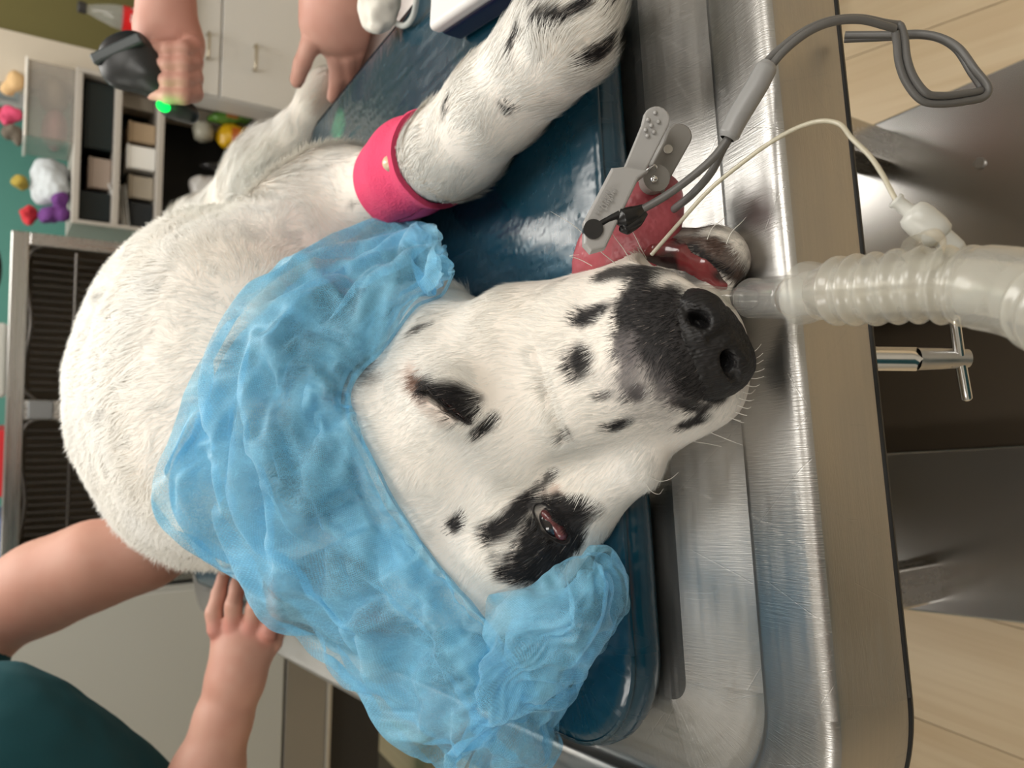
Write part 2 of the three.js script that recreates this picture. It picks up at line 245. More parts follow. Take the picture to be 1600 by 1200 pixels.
{
  // brushed stainless steel: fine streaks along u, with scattered scratches
  const scratchLines = []; { const r = rng(91); for (let i = 0; i < 70; i++) scratchLines.push([r(), r(), (r() - 0.5) * 0.5, (r() - 0.5) * 0.5, 0.3 + 0.7 * r()]); }
  const SZ = 1024, S = new Float32Array(SZ * SZ);
  for (const [u, v, a, b, s] of scratchLines) { const n = 500; for (let i = 0; i < n; i++) { const x = Math.floor((u + a * i / n + 2) * SZ) % SZ, y = Math.floor((v + b * i / n + 2) * SZ) % SZ; S[y * SZ + x] = Math.max(S[y * SZ + x], s); } }
  const brushed = (along) => texture(SZ, SZ, (u, v, c, i, j) => { const a = along ? per2(u, v, 14, 512, 3) : per2(u, v, 512, 14, 3), b = along ? per2(u, v, 40, 1024, 7) : per2(u, v, 1024, 40, 7), o = per2(u, v, 220, 220, 5); grey(c, 128 + 36 * (a - 0.5) + 80 * (b - 0.5) + 20 * (o - 0.5) - 90 * S[j * SZ + i]); });
  const rough = texture(512, 512, (u, v, c, i, j) => { const f = per(u, v, 5, 2) * 0.5 + per(u, v, 17, 4) * 0.3 + per2(u, v, 12, 256, 8) * 0.35; const s = S[(j * 2) * SZ + i * 2]; c[0] = 0; c[1] = 255 * clamp(0.50 + 0.4 * (f - 0.55) + 0.2 * s); c[2] = 255; });
  const steel = (bump, rep, rgh, extra = {}) => { const b = bump.clone(); b.repeat.set(rep, rep); b.needsUpdate = true; const q = rough.clone(); q.repeat.set(rep * 0.6, rep * 0.6); q.needsUpdate = true; return mat(STEEL, rgh, 1, { bumpMap: b, bumpScale: 0.0002, roughnessMap: q, ...extra }); };
  const STEEL = lin(0.45, 0.44, 0.425);
  const bAlong = brushed(true), bAcross = brushed(false);
  M.steelRim = steel(bAcross, 4, 0.66); M.steelTray = steel(bAcross, 3.3, 0.8); M.steelFascia = steel(bAlong, 4, 0.8); M.steelDark = mat(STEEL, 0.7, 1, { roughnessMap: rough });
  M.steelPlain = mat(STEEL, 0.5, 1, { roughnessMap: rough });
  M.chrome = mat(lin(0.75, 0.75, 0.75), 0.16, 1);
  M.rubber = mat(lin(0.008, 0.008, 0.008), 0.5);
  const t = thing('exam_table', 'stainless steel examination table with a raised rim and black edge strip under the dog', 'table');
  const R = 0.115;
  const top = part('rim', rrLoft(TX0, TX1, TB0, TB1, R, [[0.0007, RIM - 0.0045], [0.0022, RIM - 0.0018], [0.005, RIM - 0.0002], [0.0085, RIM], [0.013, RIM - 0.0006], [0.043, RIM - 0.005], [0.0465, RIM - 0.0062], [0.0485, RIM - 0.0085], [0.0492, RIM - 0.0125]], 240), M.steelRim, t);
  part('fascia', rrLoft(TX0, TX1, TB0, TB1, R, [[0.0015, RIM - 0.0625], [0.0002, RIM - 0.0605], [0, RIM - 0.052], [0, RIM - 0.03], [0, RIM - 0.0085], [0.0007, RIM - 0.0045]], 240), M.steelFascia, t);
  part('tray_wall', rrLoft(TX0, TX1, TB0, TB1, R, [[0.0492, RIM - 0.0125], [0.0505, RIM - 0.0145], [0.054, RIM - 0.0156], [0.064, RIM - 0.0146], [0.085, RIM - 0.0092], [0.102, RIM - 0.0052]], 240), M.steelTray, t);
  part('tray_floor', rrFill(TX0 + 0.102, TX1 - 0.102, TB0 + 0.102, TB1 - 0.102, 0.013, RIM - 0.0052), M.steelTray, t);
  part('edge_strip', rrLoft(TX0, TX1, TB0, TB1, R, [[0.012, RIM - 0.0665], [0.0004, RIM - 0.066], [-0.0002, RIM - 0.0632], [0.003, RIM - 0.0622]], 240), M.rubber, t);
  part('underside', rrFill(TX0 + 0.012, TX1 - 0.012, TB0 + 0.012, TB1 - 0.012, 0.1, RIM - 0.0668), M.steelDark, t);
  // undershelf: two steel plates with a sunken channel between, brown-painted frame under it
  const shelfY = 0.352, bar = (name, a0, a1, y0, y1, b0, b1, m, r = 0.003) => { const g = bx(a0, a1, y0, y1, -b1, -b0, r); g.applyMatrix4(new THREE.Matrix4().makeBasis(EX, V(0, 1, 0), EB.clone().negate())); return part(name, g, m, t); };
  bar('shelf_plate', -0.177, 0.012, shelfY - 0.02, shelfY, 0.245, 1.6, M.steelShelf = mat(STEEL, 0.27, 1));
  bar('shelf_plate', 0.185, 0.428, shelfY - 0.02, shelfY, 0.245, 1.6, M.steelShelf);
  const brown = mat(lin(0.06, 0.045, 0.03), 0.45);
  bar('channel', 0.012, 0.185, shelfY - 0.075, shelfY - 0.06, 0.245, 1.6, brown);
  bar('channel_side', 0.006, 0.012, shelfY - 0.075, shelfY - 0.02, 0.245, 1.6, brown, 0.001); bar('channel_side', 0.185, 0.191, shelfY - 0.075, shelfY - 0.02, 0.245, 1.6, brown, 0.001);
  for (const [a, b] of [[-0.14, 0.52], [0.39, 0.52], [-0.14, 1.55], [0.39, 1.55]]) bar('leg', a - 0.022, a + 0.022, 0, RIM - 0.071, b - 0.022, b + 0.022, M.steelPlain);
  bar('lift_column', 0.06, 0.14, shelfY - 0.06, RIM - 0.071, 0.9, 1.05, M.steelDark);
  for (const [a, b] of [[-0.14, 0.35], [0.39, 0.4]]) { const g = new THREE.CylinderGeometry(0.006, 0.006, 0.003, 12); g.translate(...TW(a + (a < 0 ? 0.0 : -0.06), shelfY + 0.0012, b).toArray()); part('bolt', g, M.steelDark, t); }
  // T-handled clamp screw hanging under the front edge
  const hx = P(1440, 561, 0.46), top0 = P(1330, 560, 0.46), bend = P(1432, 561, 0.462), end = P(1512, 560, 0.462);
  const hd = part('clamp_screw', merged([sweep([top0, top0.clone().lerp(bend, 0.5), bend], [0.0072, 0.0072, 0.0072], 4, 8)]), M.chrome, t);
  part('screw_tip', sweep([bend, bend.clone().lerp(end, 0.5), end], [0.0068, 0.0064, 0.0056], 16, 8), M.steelDark, t);
  part('handle_bar', sweep([P(1490, 492, 0.452), P(1491, 497, 0.452), P(1500, 560, 0.46), P(1511, 622, 0.466), P(1512, 627, 0.466)], [0.001, 0.0032, 0.0032, 0.0032, 0.001], 12, 24), M.chrome, t);
}
// ---------------------------------------------------------------- PAD
{
  const vin = texture(512, 512, (u, v, c) => grey(c, 255 * (0.45 * per2(u, v, 26, 9, 2) + 0.3 * per2(u, v, 60, 22, 5) + 0.15 * per(u, v, 90, 6))));
  vin.repeat.set(3.2, 3.2);
  const scuff = texture(512, 512, (u, v, c) => { c[0] = 0; c[2] = 0; c[1] = 255 * clamp(0.2 + 0.35 * per2(u, v, 70, 7, 3) * per(u, v, 6, 8) + 0.12 * per(u, v, 50, 4)); });
  scuff.repeat.set(3, 3);
  M.pad = mat(lin(0.0025, 0.034, 0.058), 0.62, 0, { bumpMap: vin, bumpScale: 0.0011, roughnessMap: scuff, clearcoat: 0.25, clearcoatRoughness: 0.12 });
  const x0 = -0.168, x1 = 0.448, z0 = 0.345, z1 = 1.62, R = 0.065, b = PADTOP - 0.027;
  const prof = [[0.03, b], [0.009, b + 0.0006], [0.003, b + 0.003], [0.0004, b + 0.008], [0, b + 0.014], [0.0014, PADTOP - 0.0075], [0.005, PADTOP - 0.0022], [0.011, PADTOP - 0.0004], [0.03, PADTOP]];
  const side = rrLoft(x0, x1, z0, z1, R, prof, 240);
  const t = thing('table_pad', 'glossy dark teal vinyl pad with rounded edges lying in the steel tray', 'pad');
  part('cover', merged([side, rrFill(x0 + 0.03, x1 - 0.03, z0 + 0.03, z1 - 0.03, R - 0.03, PADTOP, 240)]), M.pad, t);
  part('base_board', merged([rrLoft(x0 + 0.028, x1 - 0.028, z0 + 0.028, z1 - 0.028, 0.04, [[0, RIM - 0.005], [0, b + 0.0002]], 160), rrFill(x0 + 0.028, x1 - 0.028, z0 + 0.028, z1 - 0.028, 0.04, RIM - 0.0049, 160)]), mat(lin(0.012, 0.012, 0.014), 0.7), t);
  part('piping', rrLoft(x0 - 0.0006, x1 + 0.0006, z0 - 0.0006, z1 + 0.0006, R, [[0.0048, PADTOP - 0.0046], [0.0026, PADTOP - 0.0034], [0.0052, PADTOP - 0.0018]], 240), M.pad, t);
}

// ================================================================ DOG
// head frame: E between the eyes, HF towards the nose, HL towards the dog's left, HD dorsal
const HE = P(782, 722, 0.438), HN0 = P(1108, 586, 0.362);
const HF = HN0.clone().sub(HE).normalize();
const HL = P(700, 620, 0.427).sub(P(860, 815, 0.446)); HL.addScaledVector(HF, -HL.dot(HF)).normalize();
const HD = HF.clone().cross(HL).normalize(); if (HD.dot(FWD) > 0) HD.negate();
const H = (f, l, d) => HE.clone().addScaledVector(HF, f / 100).addScaledVector(HL, l / 100).addScaledVector(HD, d / 100);   // centimetres
const dog = new Field();
// --- trunk, lying on its right side, back to the left, legs to the right
const YX = V(1, 0, 0), YY = V(0, 1, 0), YZ = V(0, 0, 1);
const ell = (c, r, k, yaw = 0) => dog.ell(c, V(Math.cos(yaw), 0, -Math.sin(yaw)), YY, V(Math.sin(yaw), 0, Math.cos(yaw)), r, k);
ell(V(-0.014, 1.088, -0.88), [0.183, 0.128, 0.30], 0.05, 0.05);            // rib cage
ell(V(-0.05, 1.065, -1.15), [0.15, 0.105, 0.26], 0.08, 0.1);             // loin
ell(V(-0.08, 1.05, -1.38), [0.13, 0.085, 0.17], 0.08);                       // rump
ell(V(-0.022, 1.078, -0.68), [0.125, 0.112, 0.14], 0.06);                  // shoulders
dog.cone(H(-9, 0.5, -8), V(-0.045, 1.06, -0.62), 0.064, 0.082, 0.05);      // neck
// --- left foreleg: upper arm, forearm towards the camera, folded wrist, paw on the pad
const elbow = P(548, 318, 0.70), wrist0 = P(640, 264, 0.605), wrist = P(694, 244, 0.560), pawA = PH(770, 166, PADTOP + 0.036), pawB = PH(874, 64, PADTOP + 0.034);
dog.cone(V(0.03, 1.09, -0.68), elbow, 0.075, 0.042, 0.04);
dog.cone(P(600, 320, 0.68), P(520, 340, 0.70), 0.035, 0.05, 0.05);
dog.chain([elbow, wrist0, wrist], [0.032, 0.0245, 0.0275], 0.022);
dog.chain([wrist, P(718, 228, 0.553), pawA, pawB], [0.0275, 0.0285, 0.0300, 0.0330], 0.02);
const toes = [[[890, 85], [912, 92], 0.017, 0.0145], [[915, 35], [938, 28], 0.0185, 0.0155], [[900, -15], [935, -35], 0.020, 0.0165], [[865, -50], [895, -85], 0.019, 0.015]];
for (const [a, b, ra, rb] of toes) dog.chain([pawB, PH(...a, PADTOP + 0.030), PH(...b, PADTOP + 0.018)], [0.028, ra, rb], 0.007);
// --- right foreleg, underneath, along the pad
dog.chain([V(-0.02, 1.02, -0.70), V(0.035, 0.998, -0.60), V(0.05, 0.99, -0.52)], [0.05, 0.035, 0.027], 0.03);
// --- left hind leg reaching forward to the helper's hand, right one under it
dog.chain([V(-0.02, 1.06, -1.28), P(338, 388, 1.08), P(420, 272, 1.0), P(465, 215, 0.97)], [0.09, 0.062, 0.043, 0.030], 0.05);
dog.chain([P(465, 215, 0.97), P(497, 158, 0.95), P(508, 138, 0.945)], [0.029, 0.026, 0.026], 0.012);
for (const [x, y] of [[503, 124], [513, 124], [522, 132], [526, 142]]) dog.chain([P(505, 142, 0.945), P(x, y, 0.94)], [0.018, 0.0115], 0.006);
dog.chain([V(-0.02, 1.02, -1.3), V(0.05, 0.995, -1.22), V(0.12, 0.985, -1.12)], [0.06, 0.034, 0.022], 0.03);
// --- skull and muzzle
const hk = 0.018;
dog.ell(H(-6.5, 0, -6), HF, HL, HD, [0.088, 0.080, 0.068], 0.02);
for (const s of [-1, 1]) {
  dog.ball(H(-1.6, s * 3.4, -2.9), 0.031, 0.022);                                   // brow
  dog.cone(H(-4.5, s * 6.2, -6.2), H(1.2, s * 4.9, -6.8), 0.026, 0.025, 0.022);     // cheek bone
  dog.ball(H(-5.5, s * 5.6, -9.2), 0.040, 0.025);                                   // jaw muscle
  dog.cone(H(2.2, s * 3.6, -6.4), H(10.2, s * 2.2, -6.4), 0.034, 0.031, hk);        // upper lip pad
  dog.cone(H(3.2, s * 4.4, -9.0), H(9.3, s * 2.9, -8.4), 0.017, 0.019, 0.014);      // flew
  dog.ball(H(9.9, s * 2.1, -5.6), 0.0295, 0.012);
}
dog.cone(H(-0.5, 0, -4.0), H(10.6, 0, -4.0), 0.036, 0.0285, hk);                    // bridge
dog.ball(H(11.6, 0, -5.0), 0.026, 0.012);
dog.cone(H(2.0, -5.0, -7.4), H(7.4, -3.6, -8.0), 0.026, 0.023, 0.016);                // right flew, pushed out by the pad under it
dog.cone(H(-3.5, -6.2, -6.2), H(2.0, -5.4, -6.0), 0.028, 0.026, 0.02);
dog.ball(P(838, 848, 0.470), 0.029, 0.02); dog.cone(P(690, 880, 0.500), P(775, 905, 0.492), 0.040, 0.034, 0.02); dog.cone(P(800, 850, 0.475), P(890, 800, 0.468), 0.026, 0.024, 0.02);
dog.cone(P(930, 765, 0.455), P(1000, 735, 0.438), 0.019, 0.012, 0.02);
// mouth gap and lower jaw
dog.cutCone(H(4, 0, -9.6), H(14, 0, -8.6), 0.012, 0.012, 0.008);
const jaw = [H(-6, 0, -11.5), H(2, 0.6, -12.2), P(1040, 420, 0.437), P(1116, 408, 0.425)];
dog.chain(jaw, [0.035, 0.026, 0.0185, 0.0205], 0.012);
for (const s of [-1, 1]) dog.chain([H(0, s * 3.6, -11), s > 0 ? P(1060, 400, 0.432) : P(1100, 470, 0.428)], [0.017, 0.010], 0.012);
dog.cutCone(P(1030, 405, 0.412), P(1128, 440, 0.404), 0.010, 0.0085, 0.008);         // hollow inside the lower lip
// ears, folded back under the cap
for (const s of [-1, 1]) dog.chain([H(-8, s * 6.2, -3.5), H(-10.5, s * 9, -5.5), H(s > 0 ? -9 : -12, s * 9.6, -9)], [0.017, 0.016, 0.011], 0.012);
// eyes: the left one a closed slit, the right one half open
const eyeL = dog.hit(700, 632) || H(0, 4, -2), eyeLn = dog.normal(eyeL), eyeR = dog.hit(862, 818) || H(0, -4, -2), eyeRn = dog.normal(eyeR);
const frame = (a, b, n) => { const u = b.clone().sub(a); u.addScaledVector(n, -u.dot(n)).normalize(); return [u, n.clone().cross(u), n]; };
const fL = frame(P(645, 590, 0.42), P(735, 660, 0.42), eyeLn), fR = frame(P(840, 790, 0.45), P(888, 845, 0.45), eyeRn);
for (const [e, n] of [[eyeL, eyeLn], [eyeR, eyeRn]]) dog.ball(e.clone().addScaledVector(n, -0.0105), 0.0125, 0.016);
dog.cutEll(H(12.6, 0, -3.9), HF, HL, HD, [0.0225, 0.0225, 0.0175], 0.004);                 // seat of the nose leather
dog.cutEll(eyeL.clone().addScaledVector(eyeLn, 0.002).addScaledVector(fL[1], 0.000), fL[0], fL[1], fL[2], [0.0165, 0.0016, 0.006], 0.003);
dog.cutEll(eyeR.clone().addScaledVector(eyeRn, 0.004), fR[0], fR[1], fR[2], [0.0145, 0.0062, 0.009], 0.003);
// nostril side of the nose is its own part; the fold behind the muzzle pad and cheek folds
const foldA = [[838, 555], [852, 600], [866, 640], [890, 690]].map(([x, y]) => dog.hit(x, y)).filter(Boolean);
for (let i = 0; i + 1 < foldA.length; i++) dog.cutCone(foldA[i], foldA[i + 1], 0.0013, 0.0013, 0.003);
dog.warp = (x, y, z) => 0.0016 * noise3(x * 38, y * 38, z * 38) + (z < -0.5 ? 0.004 * noise3(x * 14, y * 14, z * 14 + 5) : 0);

// ---------------------------------------------------------------- coat: markings, skin, hair
const spots = [];   // [ax, ay, az, bx-ax.., radius, softness, strength, kind]
function spot(x1, y1, x2, y2, rpx, soft = 0.3, strength = 1, kind = 0, field = dog) {
  const a = field.hit(x1, y1), b = field.hit(x2, y2); if (!a || !b) return;
  const r = rpx * EYE.distanceTo(a) / FOCAL; spots.push({ a, d: b.clone().sub(a), l: Math.max(1e-9, a.distanceToSquared(b)), r, soft, strength, kind });
}
// face
spot(905, 564, 906, 568, 29, 0.45); spot(908, 497, 936, 485, 17, 0.5); spot(996, 610, 997, 613, 20, 0.45); spot(962, 668, 980, 661, 13, 0.5); spot(1072, 664, 1096, 655, 18, 0.5); spot(1060, 628, 1100, 640, 14, 0.5);
spot(945, 616, 948, 617, 9, 0.6, 0.8); spot(884, 682, 886, 676, 10, 0.6, 0.7); spot(650, 518, 672, 505, 8, 0.6, 0.85); spot(712, 818, 719, 808, 16, 0.5); spot(757, 668, 770, 656, 13, 0.5);
spot(940, 432, 1010, 424, 17, 0.5, 0.95); spot(1010, 424, 1090, 428, 26, 0.5, 0.85); spot(1000, 440, 985, 480, 26, 0.5, 0.95); spot(985, 480, 1050, 470, 34, 0.4); spot(1000, 530, 1060, 560, 48, 0.35); spot(1040, 590, 1090, 610, 40, 0.4, 0.95); spot(1010, 590, 1040, 600, 40, 0.9, 0.5, 1); spot(985, 590, 1030, 640, 46, 0.9, 0.45, 1);
spot(1085, 590, 1130, 612, 30, 0.4); spot(1040, 500, 1075, 560, 40, 0.35); spot(980, 540, 985, 580, 24, 0.6, 0.7, 1); spot(880, 436, 884, 434, 7, 0.6, 0.7);
// round the eyes
spot(648, 590, 672, 604, 15, 0.5); spot(668, 600, 732, 630, 24, 0.4); spot(700, 640, 745, 646, 10, 0.6, 0.9); spot(656, 606, 712, 650, 11, 0.6, 1); spot(640, 580, 650, 600, 16, 0.8, 0.5, 2); spot(655, 620, 700, 655, 12, 0.9, 0.4, 2);
spot(775, 830, 808, 806, 24, 0.5); spot(812, 800, 838, 776, 16, 0.5); spot(838, 770, 866, 738, 9, 0.6, 0.9); spot(885, 800, 905, 800, 24, 0.35); spot(868, 764, 874, 776, 9, 0.7, 0.45, 2); spot(875, 785, 900, 790, 18, 0.5); spot(915, 790, 930, 800, 16, 0.6, 0.8); spot(835, 850, 870, 860, 26, 0.35); spot(822, 880, 850, 890, 24, 0.35); spot(885, 850, 875, 870, 22, 0.35); spot(832, 815, 842, 838, 14, 0.5); spot(785, 868, 790, 872, 9, 0.7, 0.6);
spot(800, 895, 860, 900, 18, 0.4); spot(905, 812, 900, 850, 20, 0.4);
// lower lip
for (const [p, q, r, k] of [[P(1050, 372, 0.424), P(1118, 372, 0.424), 0.013, 3], [P(1118, 376, 0.424), P(1160, 425, 0.424), 0.013, 3], [P(1085, 380, 0.415), P(1150, 425, 0.415), 0.008, 0]]) spots.push({ a: p, d: q.clone().sub(p), l: p.distanceToSquared(q), r, soft: 0.6, strength: 0.88, kind: k });
spot(1065, 378, 1120, 385, 20, 0.5, 0.9, 3); spot(1120, 385, 1150, 420, 20, 0.5, 0.9, 3); spot(1080, 385, 1140, 425, 10, 0.4, 1, 0);
// ears under the cap
for (const s of [-1, 1]) { const a = H(-9, s * 8.6, -4.5); spots.push({ a, d: H(-9, s * 9.8, -9).sub(a), l: H(-9, s * 9.8, -9).distanceToSquared(a), r: s > 0 ? 0.034 : 0.03, soft: 0.4, strength: 1, kind: 0 }); }
for (const [x1, y1, x2, y2] of [[470, 700, 520, 790], [430, 560, 500, 520], [560, 470, 520, 500]]) { const q = dog.hit(x1, y1), w = dog.hit(x2, y2); if (q && w) spots.push({ a: q, d: w.clone().sub(q), l: q.distanceToSquared(w), r: 0.03, soft: 0.5, strength: 1, kind: 0 }); }
{ const a = H(-11, 3.5, -1.5), b = H(-13.5, 1, -2.5); spots.push({ a, d: b.clone().sub(a), l: a.distanceToSquared(b), r: 0.02, soft: 0.5, strength: 0.9, kind: 0 }); }
// body and legs
spot(152, 461, 164, 458, 7, 0.9, 0.35); spot(140, 648, 172, 644, 6, 0.9, 0.3); spot(545, 318, 550, 320, 6, 0.8, 0.6);
spot(905, 98, 945, 80, 15, 0.4); spot(825, 42, 845, 34, 15, 0.6, 0.95); spot(855, 38, 905, 8, 12, 0.5, 1); spot(797, 62, 788, 82, 9, 0.5, 1); spot(782, 166, 791, 176, 10, 0.5, 1); spot(693, 166, 690, 178, 8, 0.5, 1); spot(948, 12, 958, 2, 10, 0.5, 0.9); spot(820, 12, 828, 6, 8, 0.6, 0.7);
spot(490, 175, 520, 140, 10, 0.9, 0.35, 2);
function coat(x, y, z, out) {
  const n = 0.5 * noise3(x * 260, y * 260, z * 260) + 0.5 * noise3(x * 90, y * 90, z * 90);
  const warm = 0.03 * noise3(x * 22, y * 22, z * 22);
  out[0] = 0.85; out[1] = 0.835 - warm * 0.4; out[2] = 0.79 - warm;
  for (const s of spots) {
    const px = x - s.a.x, py = y - s.a.y, pz = z - s.a.z; if (px * px + py * py + pz * pz > (s.r * 2 + Math.sqrt(s.l)) ** 2) continue;
    const t = clamp((px * s.d.x + py * s.d.y + pz * s.d.z) / s.l), d = Math.hypot(px - s.d.x * t, py - s.d.y * t, pz - s.d.z * t) / s.r + n * s.soft * 0.8;
    const k = s.strength * (1 - sstep(1 - s.soft, 1 + s.soft * 0.5, d)); if (k <= 0) continue;
    const c = s.kind === 0 ? [0.017, 0.016, 0.017] : s.kind === 1 ? [0.16, 0.15, 0.155] : s.kind === 2 ? [0.42, 0.24, 0.17] : [0.075, 0.045, 0.035];
    for (let q = 0; q < 3; q++) out[q] = lerp(out[q], c[q], k);
  }
}
const toHead = (x, y, z) => { const ax = x - HE.x, ay = y - HE.y, az = z - HE.z; return [100 * (ax * HF.x + ay * HF.y + az * HF.z), 100 * (ax * HL.x + ay * HL.y + az * HL.z), 100 * (ax * HD.x + ay * HD.y + az * HD.z)]; };
const DOG = thing('dog', 'large white dog with black spots lying asleep on its side on the teal pad', 'dog');
let dogBody;
{
  const skin = (x, y, z, out) => { coat(x, y, z, out); out[1] *= 0.95; out[2] *= 0.92; };
  const cutF = -11.5;
  const headBox = new THREE.Box3(); for (const f of [-15, 15]) for (const l of [-12, 12]) for (const d of [-16, 3]) headBox.expandByPoint(H(f, l, d));
  const far = dog.mesh(0.0055, null, skin, (x, y, z) => { const h = toHead(x, y, z); return -Math.max(cutF + 0.8 - h[0], Math.abs(h[1]) - 11.0, Math.abs(h[2] + 6) - 9.0) / 100; });
  const near = dog.mesh(0.0022, headBox, skin, (x, y, z) => { const h = toHead(x, y, z); return Math.max((cutF - h[0]) / 100, (Math.abs(h[1]) - 11.6) / 100, (Math.abs(h[2] + 6) - 9.6) / 100); });
  dogBody = part('body', mergeGeometries([far, near]), mat(0xffffff, 0.85, 0, { vertexColors: true }), DOG);
  console.log('dog tris', dogBody.geometry.index.count / 3);
}
// hair: fine curved blades laid along the flow of the coat
{
  const flows = [];   // [position, direction]
  const fl = (p, d) => flows.push([p, d.clone().normalize()]);
  const tip = H(14, 0, -4);
  for (const [f, l, d] of [[12, 0, -2], [8, 0, -1], [3, 0, 0], [-3, 0, 1], [-9, 0, 0], [9, 4.5, -6], [4, 6, -6], [-2, 8, -6], [-8, 8, -6], [9, -4.5, -6], [4, -6, -6], [-2, -8, -6], [-8, -8, -6]]) { const p = H(f, l, d); fl(p, p.clone().sub(tip)); }
  for (const x of [-0.2, -0.05, 0.1]) for (const z of [-0.6, -0.85, -1.1, -1.4]) fl(V(x, 1.12, z), V(-0.35, -0.25, -1));
  fl(elbow, wrist.clone().sub(elbow)); fl(wrist, pawA.clone().sub(wrist)); fl(pawA, pawB.clone().sub(pawA)); fl(pawB, PH(960, 0, 0.97).sub(pawB)); fl(PH(950, 20, 0.98), PH(1000, -20, 0.97).sub(PH(950, 20, 0.98)));
  fl(P(338, 388, 1.08), P(465, 215, 0.97).sub(P(338, 388, 1.08))); fl(P(465, 215, 0.97), P(508, 138, 0.945).sub(P(465, 215, 0.97)));
  const flowAt = (p) => { const o = V(0, 0, 0); for (const [q, d] of flows) { const w = 1 / (p.distanceToSquared(q) ** 1.5 + 1e-5); o.addScaledVector(d, w); } return o.normalize(); };
  const blade = (() => {   // length along y, flat towards +z, curling down at the tip
    const n = 3, pos = [], idx = []; for (let i = 0; i <= n; i++) { const t = i / n, w = 0.5 * (1 - t * t * 0.95), z = -0.16 * t * t; if (i < n) pos.push(-w, t, z, w, t, z); else pos.push(0, t, z); }
    idx.push(0, 1, 3, 0, 3, 2, 2, 3, 5, 2, 5, 4, 4, 5, 6); const g = new THREE.BufferGeometry(); g.setAttribute('position', new THREE.Float32BufferAttribute(pos, 3)); g.setIndex(idx); g.computeVertexNormals(); return g;
  })();
  const g = dogBody.geometry, pa = g.attributes.position.array, na = g.attributes.normal.array, id = g.index.array, nt = id.length / 3;
  const weight = (x, y, z) => {   // hairs per square metre, [length, width, lift]
    const h = toHead(x, y, z);
    if (h[0] > -13 && Math.abs(h[1]) < 12 && h[2] > -15) { const mz = sstep(3, 11, h[0]); return [1.9e6, lerp(0.0095, 0.0055, mz), 0.00030, lerp(0.2, 0.26, mz)]; }
    if (z > -0.66 && x > 0.1) return [1.0e6, 0.012, 0.0004, 0.2];
    if (z > -0.62) return [3e5, 0.014, 0.0005, 0.22];
    if (y < 1.0) return [1.2e5, 0.014, 0.0007, 0.25];
    const mane = sstep(-0.12, -0.19, x); return [2.6e5, lerp(0.021, 0.029, mane), 0.00062, lerp(0.26, 0.36, mane)];
  };
  const r = rng(4242), mats = [[], []], cols = [[], []], ca = V(0, 0, 0), t3 = [0, 0, 0];
  const A = V(0, 0, 0), Bv = V(0, 0, 0), Cv = V(0, 0, 0), Nn = V(0, 0, 0), X = V(0, 0, 0), Y = V(0, 0, 0), Z = V(0, 0, 0), m4 = new THREE.Matrix4();
  const bald = [];   // where no hair grows: nose, eyes, mouth, wrap
  const noHair = (p) => { for (const [c, rr] of bald) if (p.distanceToSquared(c) < rr * rr) return true; return false; };
  bald.push([H(11.8, -0.2, -3.9), 0.0215], [H(12.8, -0.2, -4.3), 0.0245], [eyeL, 0.003], [eyeR.clone(), 0.0075], [wrist0, 0.02]);
  for (let i = 0; i < nt; i++) {
    const a = id[i * 3] * 3, b = id[i * 3 + 1] * 3, c = id[i * 3 + 2] * 3; A.fromArray(pa, a); Bv.fromArray(pa, b); Cv.fromArray(pa, c);
    const cx = (A.x + Bv.x + Cv.x) / 3, cy = (A.y + Bv.y + Cv.y) / 3, cz = (A.z + Bv.z + Cv.z) / 3; if (cy < PADTOP - 0.03) continue;
    const W = weight(cx, cy, cz), area = Bv.clone().sub(A).cross(Cv.clone().sub(A)).length() / 2; let n = area * W[0]; n = Math.floor(n) + (r() < n % 1 ? 1 : 0); if (!n) continue;
    Nn.fromArray(na, a); const F = flowAt(ca.set(cx, cy, cz));
    for (let q = 0; q < n; q++) {
      let u = r(), v = r(); if (u + v > 1) { u = 1 - u; v = 1 - v; } const p = A.clone().addScaledVector(Bv.clone().sub(A), u).addScaledVector(Cv.clone().sub(A), v);
      if (noHair(p)) continue; if (dog.d(p.x, p.y, p.z) < -0.004) continue;
      const N = Nn, clump = 0.55; Y.copy(F); Y.x += clump * noise3(p.x * 70, p.y * 70, p.z * 70) + 0.25 * (r() - 0.5); Y.y += clump * noise3(p.x * 70 + 9, p.y * 70, p.z * 70) + 0.25 * (r() - 0.5); Y.z += clump * noise3(p.x * 70, p.y * 70 + 7, p.z * 70) + 0.25 * (r() - 0.5);
      Y.addScaledVector(N, -Y.dot(N)).normalize(); Y.addScaledVector(N, W[3] * (0.6 + 0.9 * r())).normalize();
      X.crossVectors(Y, N).normalize(); Z.crossVectors(X, Y);
      const L = W[1] * (0.6 + 0.7 * r()), w = W[2] * (0.7 + 0.6 * r());
      coat(p.x, p.y, p.z, t3); const k = toHead(p.x, p.y, p.z)[0] > -13 ? 0 : 1, j = 0.9 + 0.18 * r(), dark = t3[0] < 0.2, pale = dark && r() < 0.025;
      mats[k].push(X.x * w, X.y * w, X.z * w, 0, Y.x * L, Y.y * L, Y.z * L, 0, Z.x * L, Z.y * L, Z.z * L, 0, p.x - N.x * 0.0006, p.y - N.y * 0.0006, p.z - N.z * 0.0006, 1);
      cols[k].push(pale ? 0.22 : t3[0] * j, pale ? 0.19 : t3[1] * j, pale ? 0.17 : t3[2] * j);
    }
  }
  const hair = mat(0xffffff, 0.6, 0, { specularIntensity: 0.3 });
  ['head_fur', 'body_fur'].forEach((name, k) => {
    const n = cols[k].length / 3, im = new THREE.InstancedMesh(blade, hair, n); im.instanceMatrix.array.set(mats[k]); im.instanceColor = new THREE.InstancedBufferAttribute(new Float32Array(cols[k]), 3); im.name = name; shadowed(im); im.userData.kind = 'stuff'; DOG.add(im); console.log(name, n);
  });
}
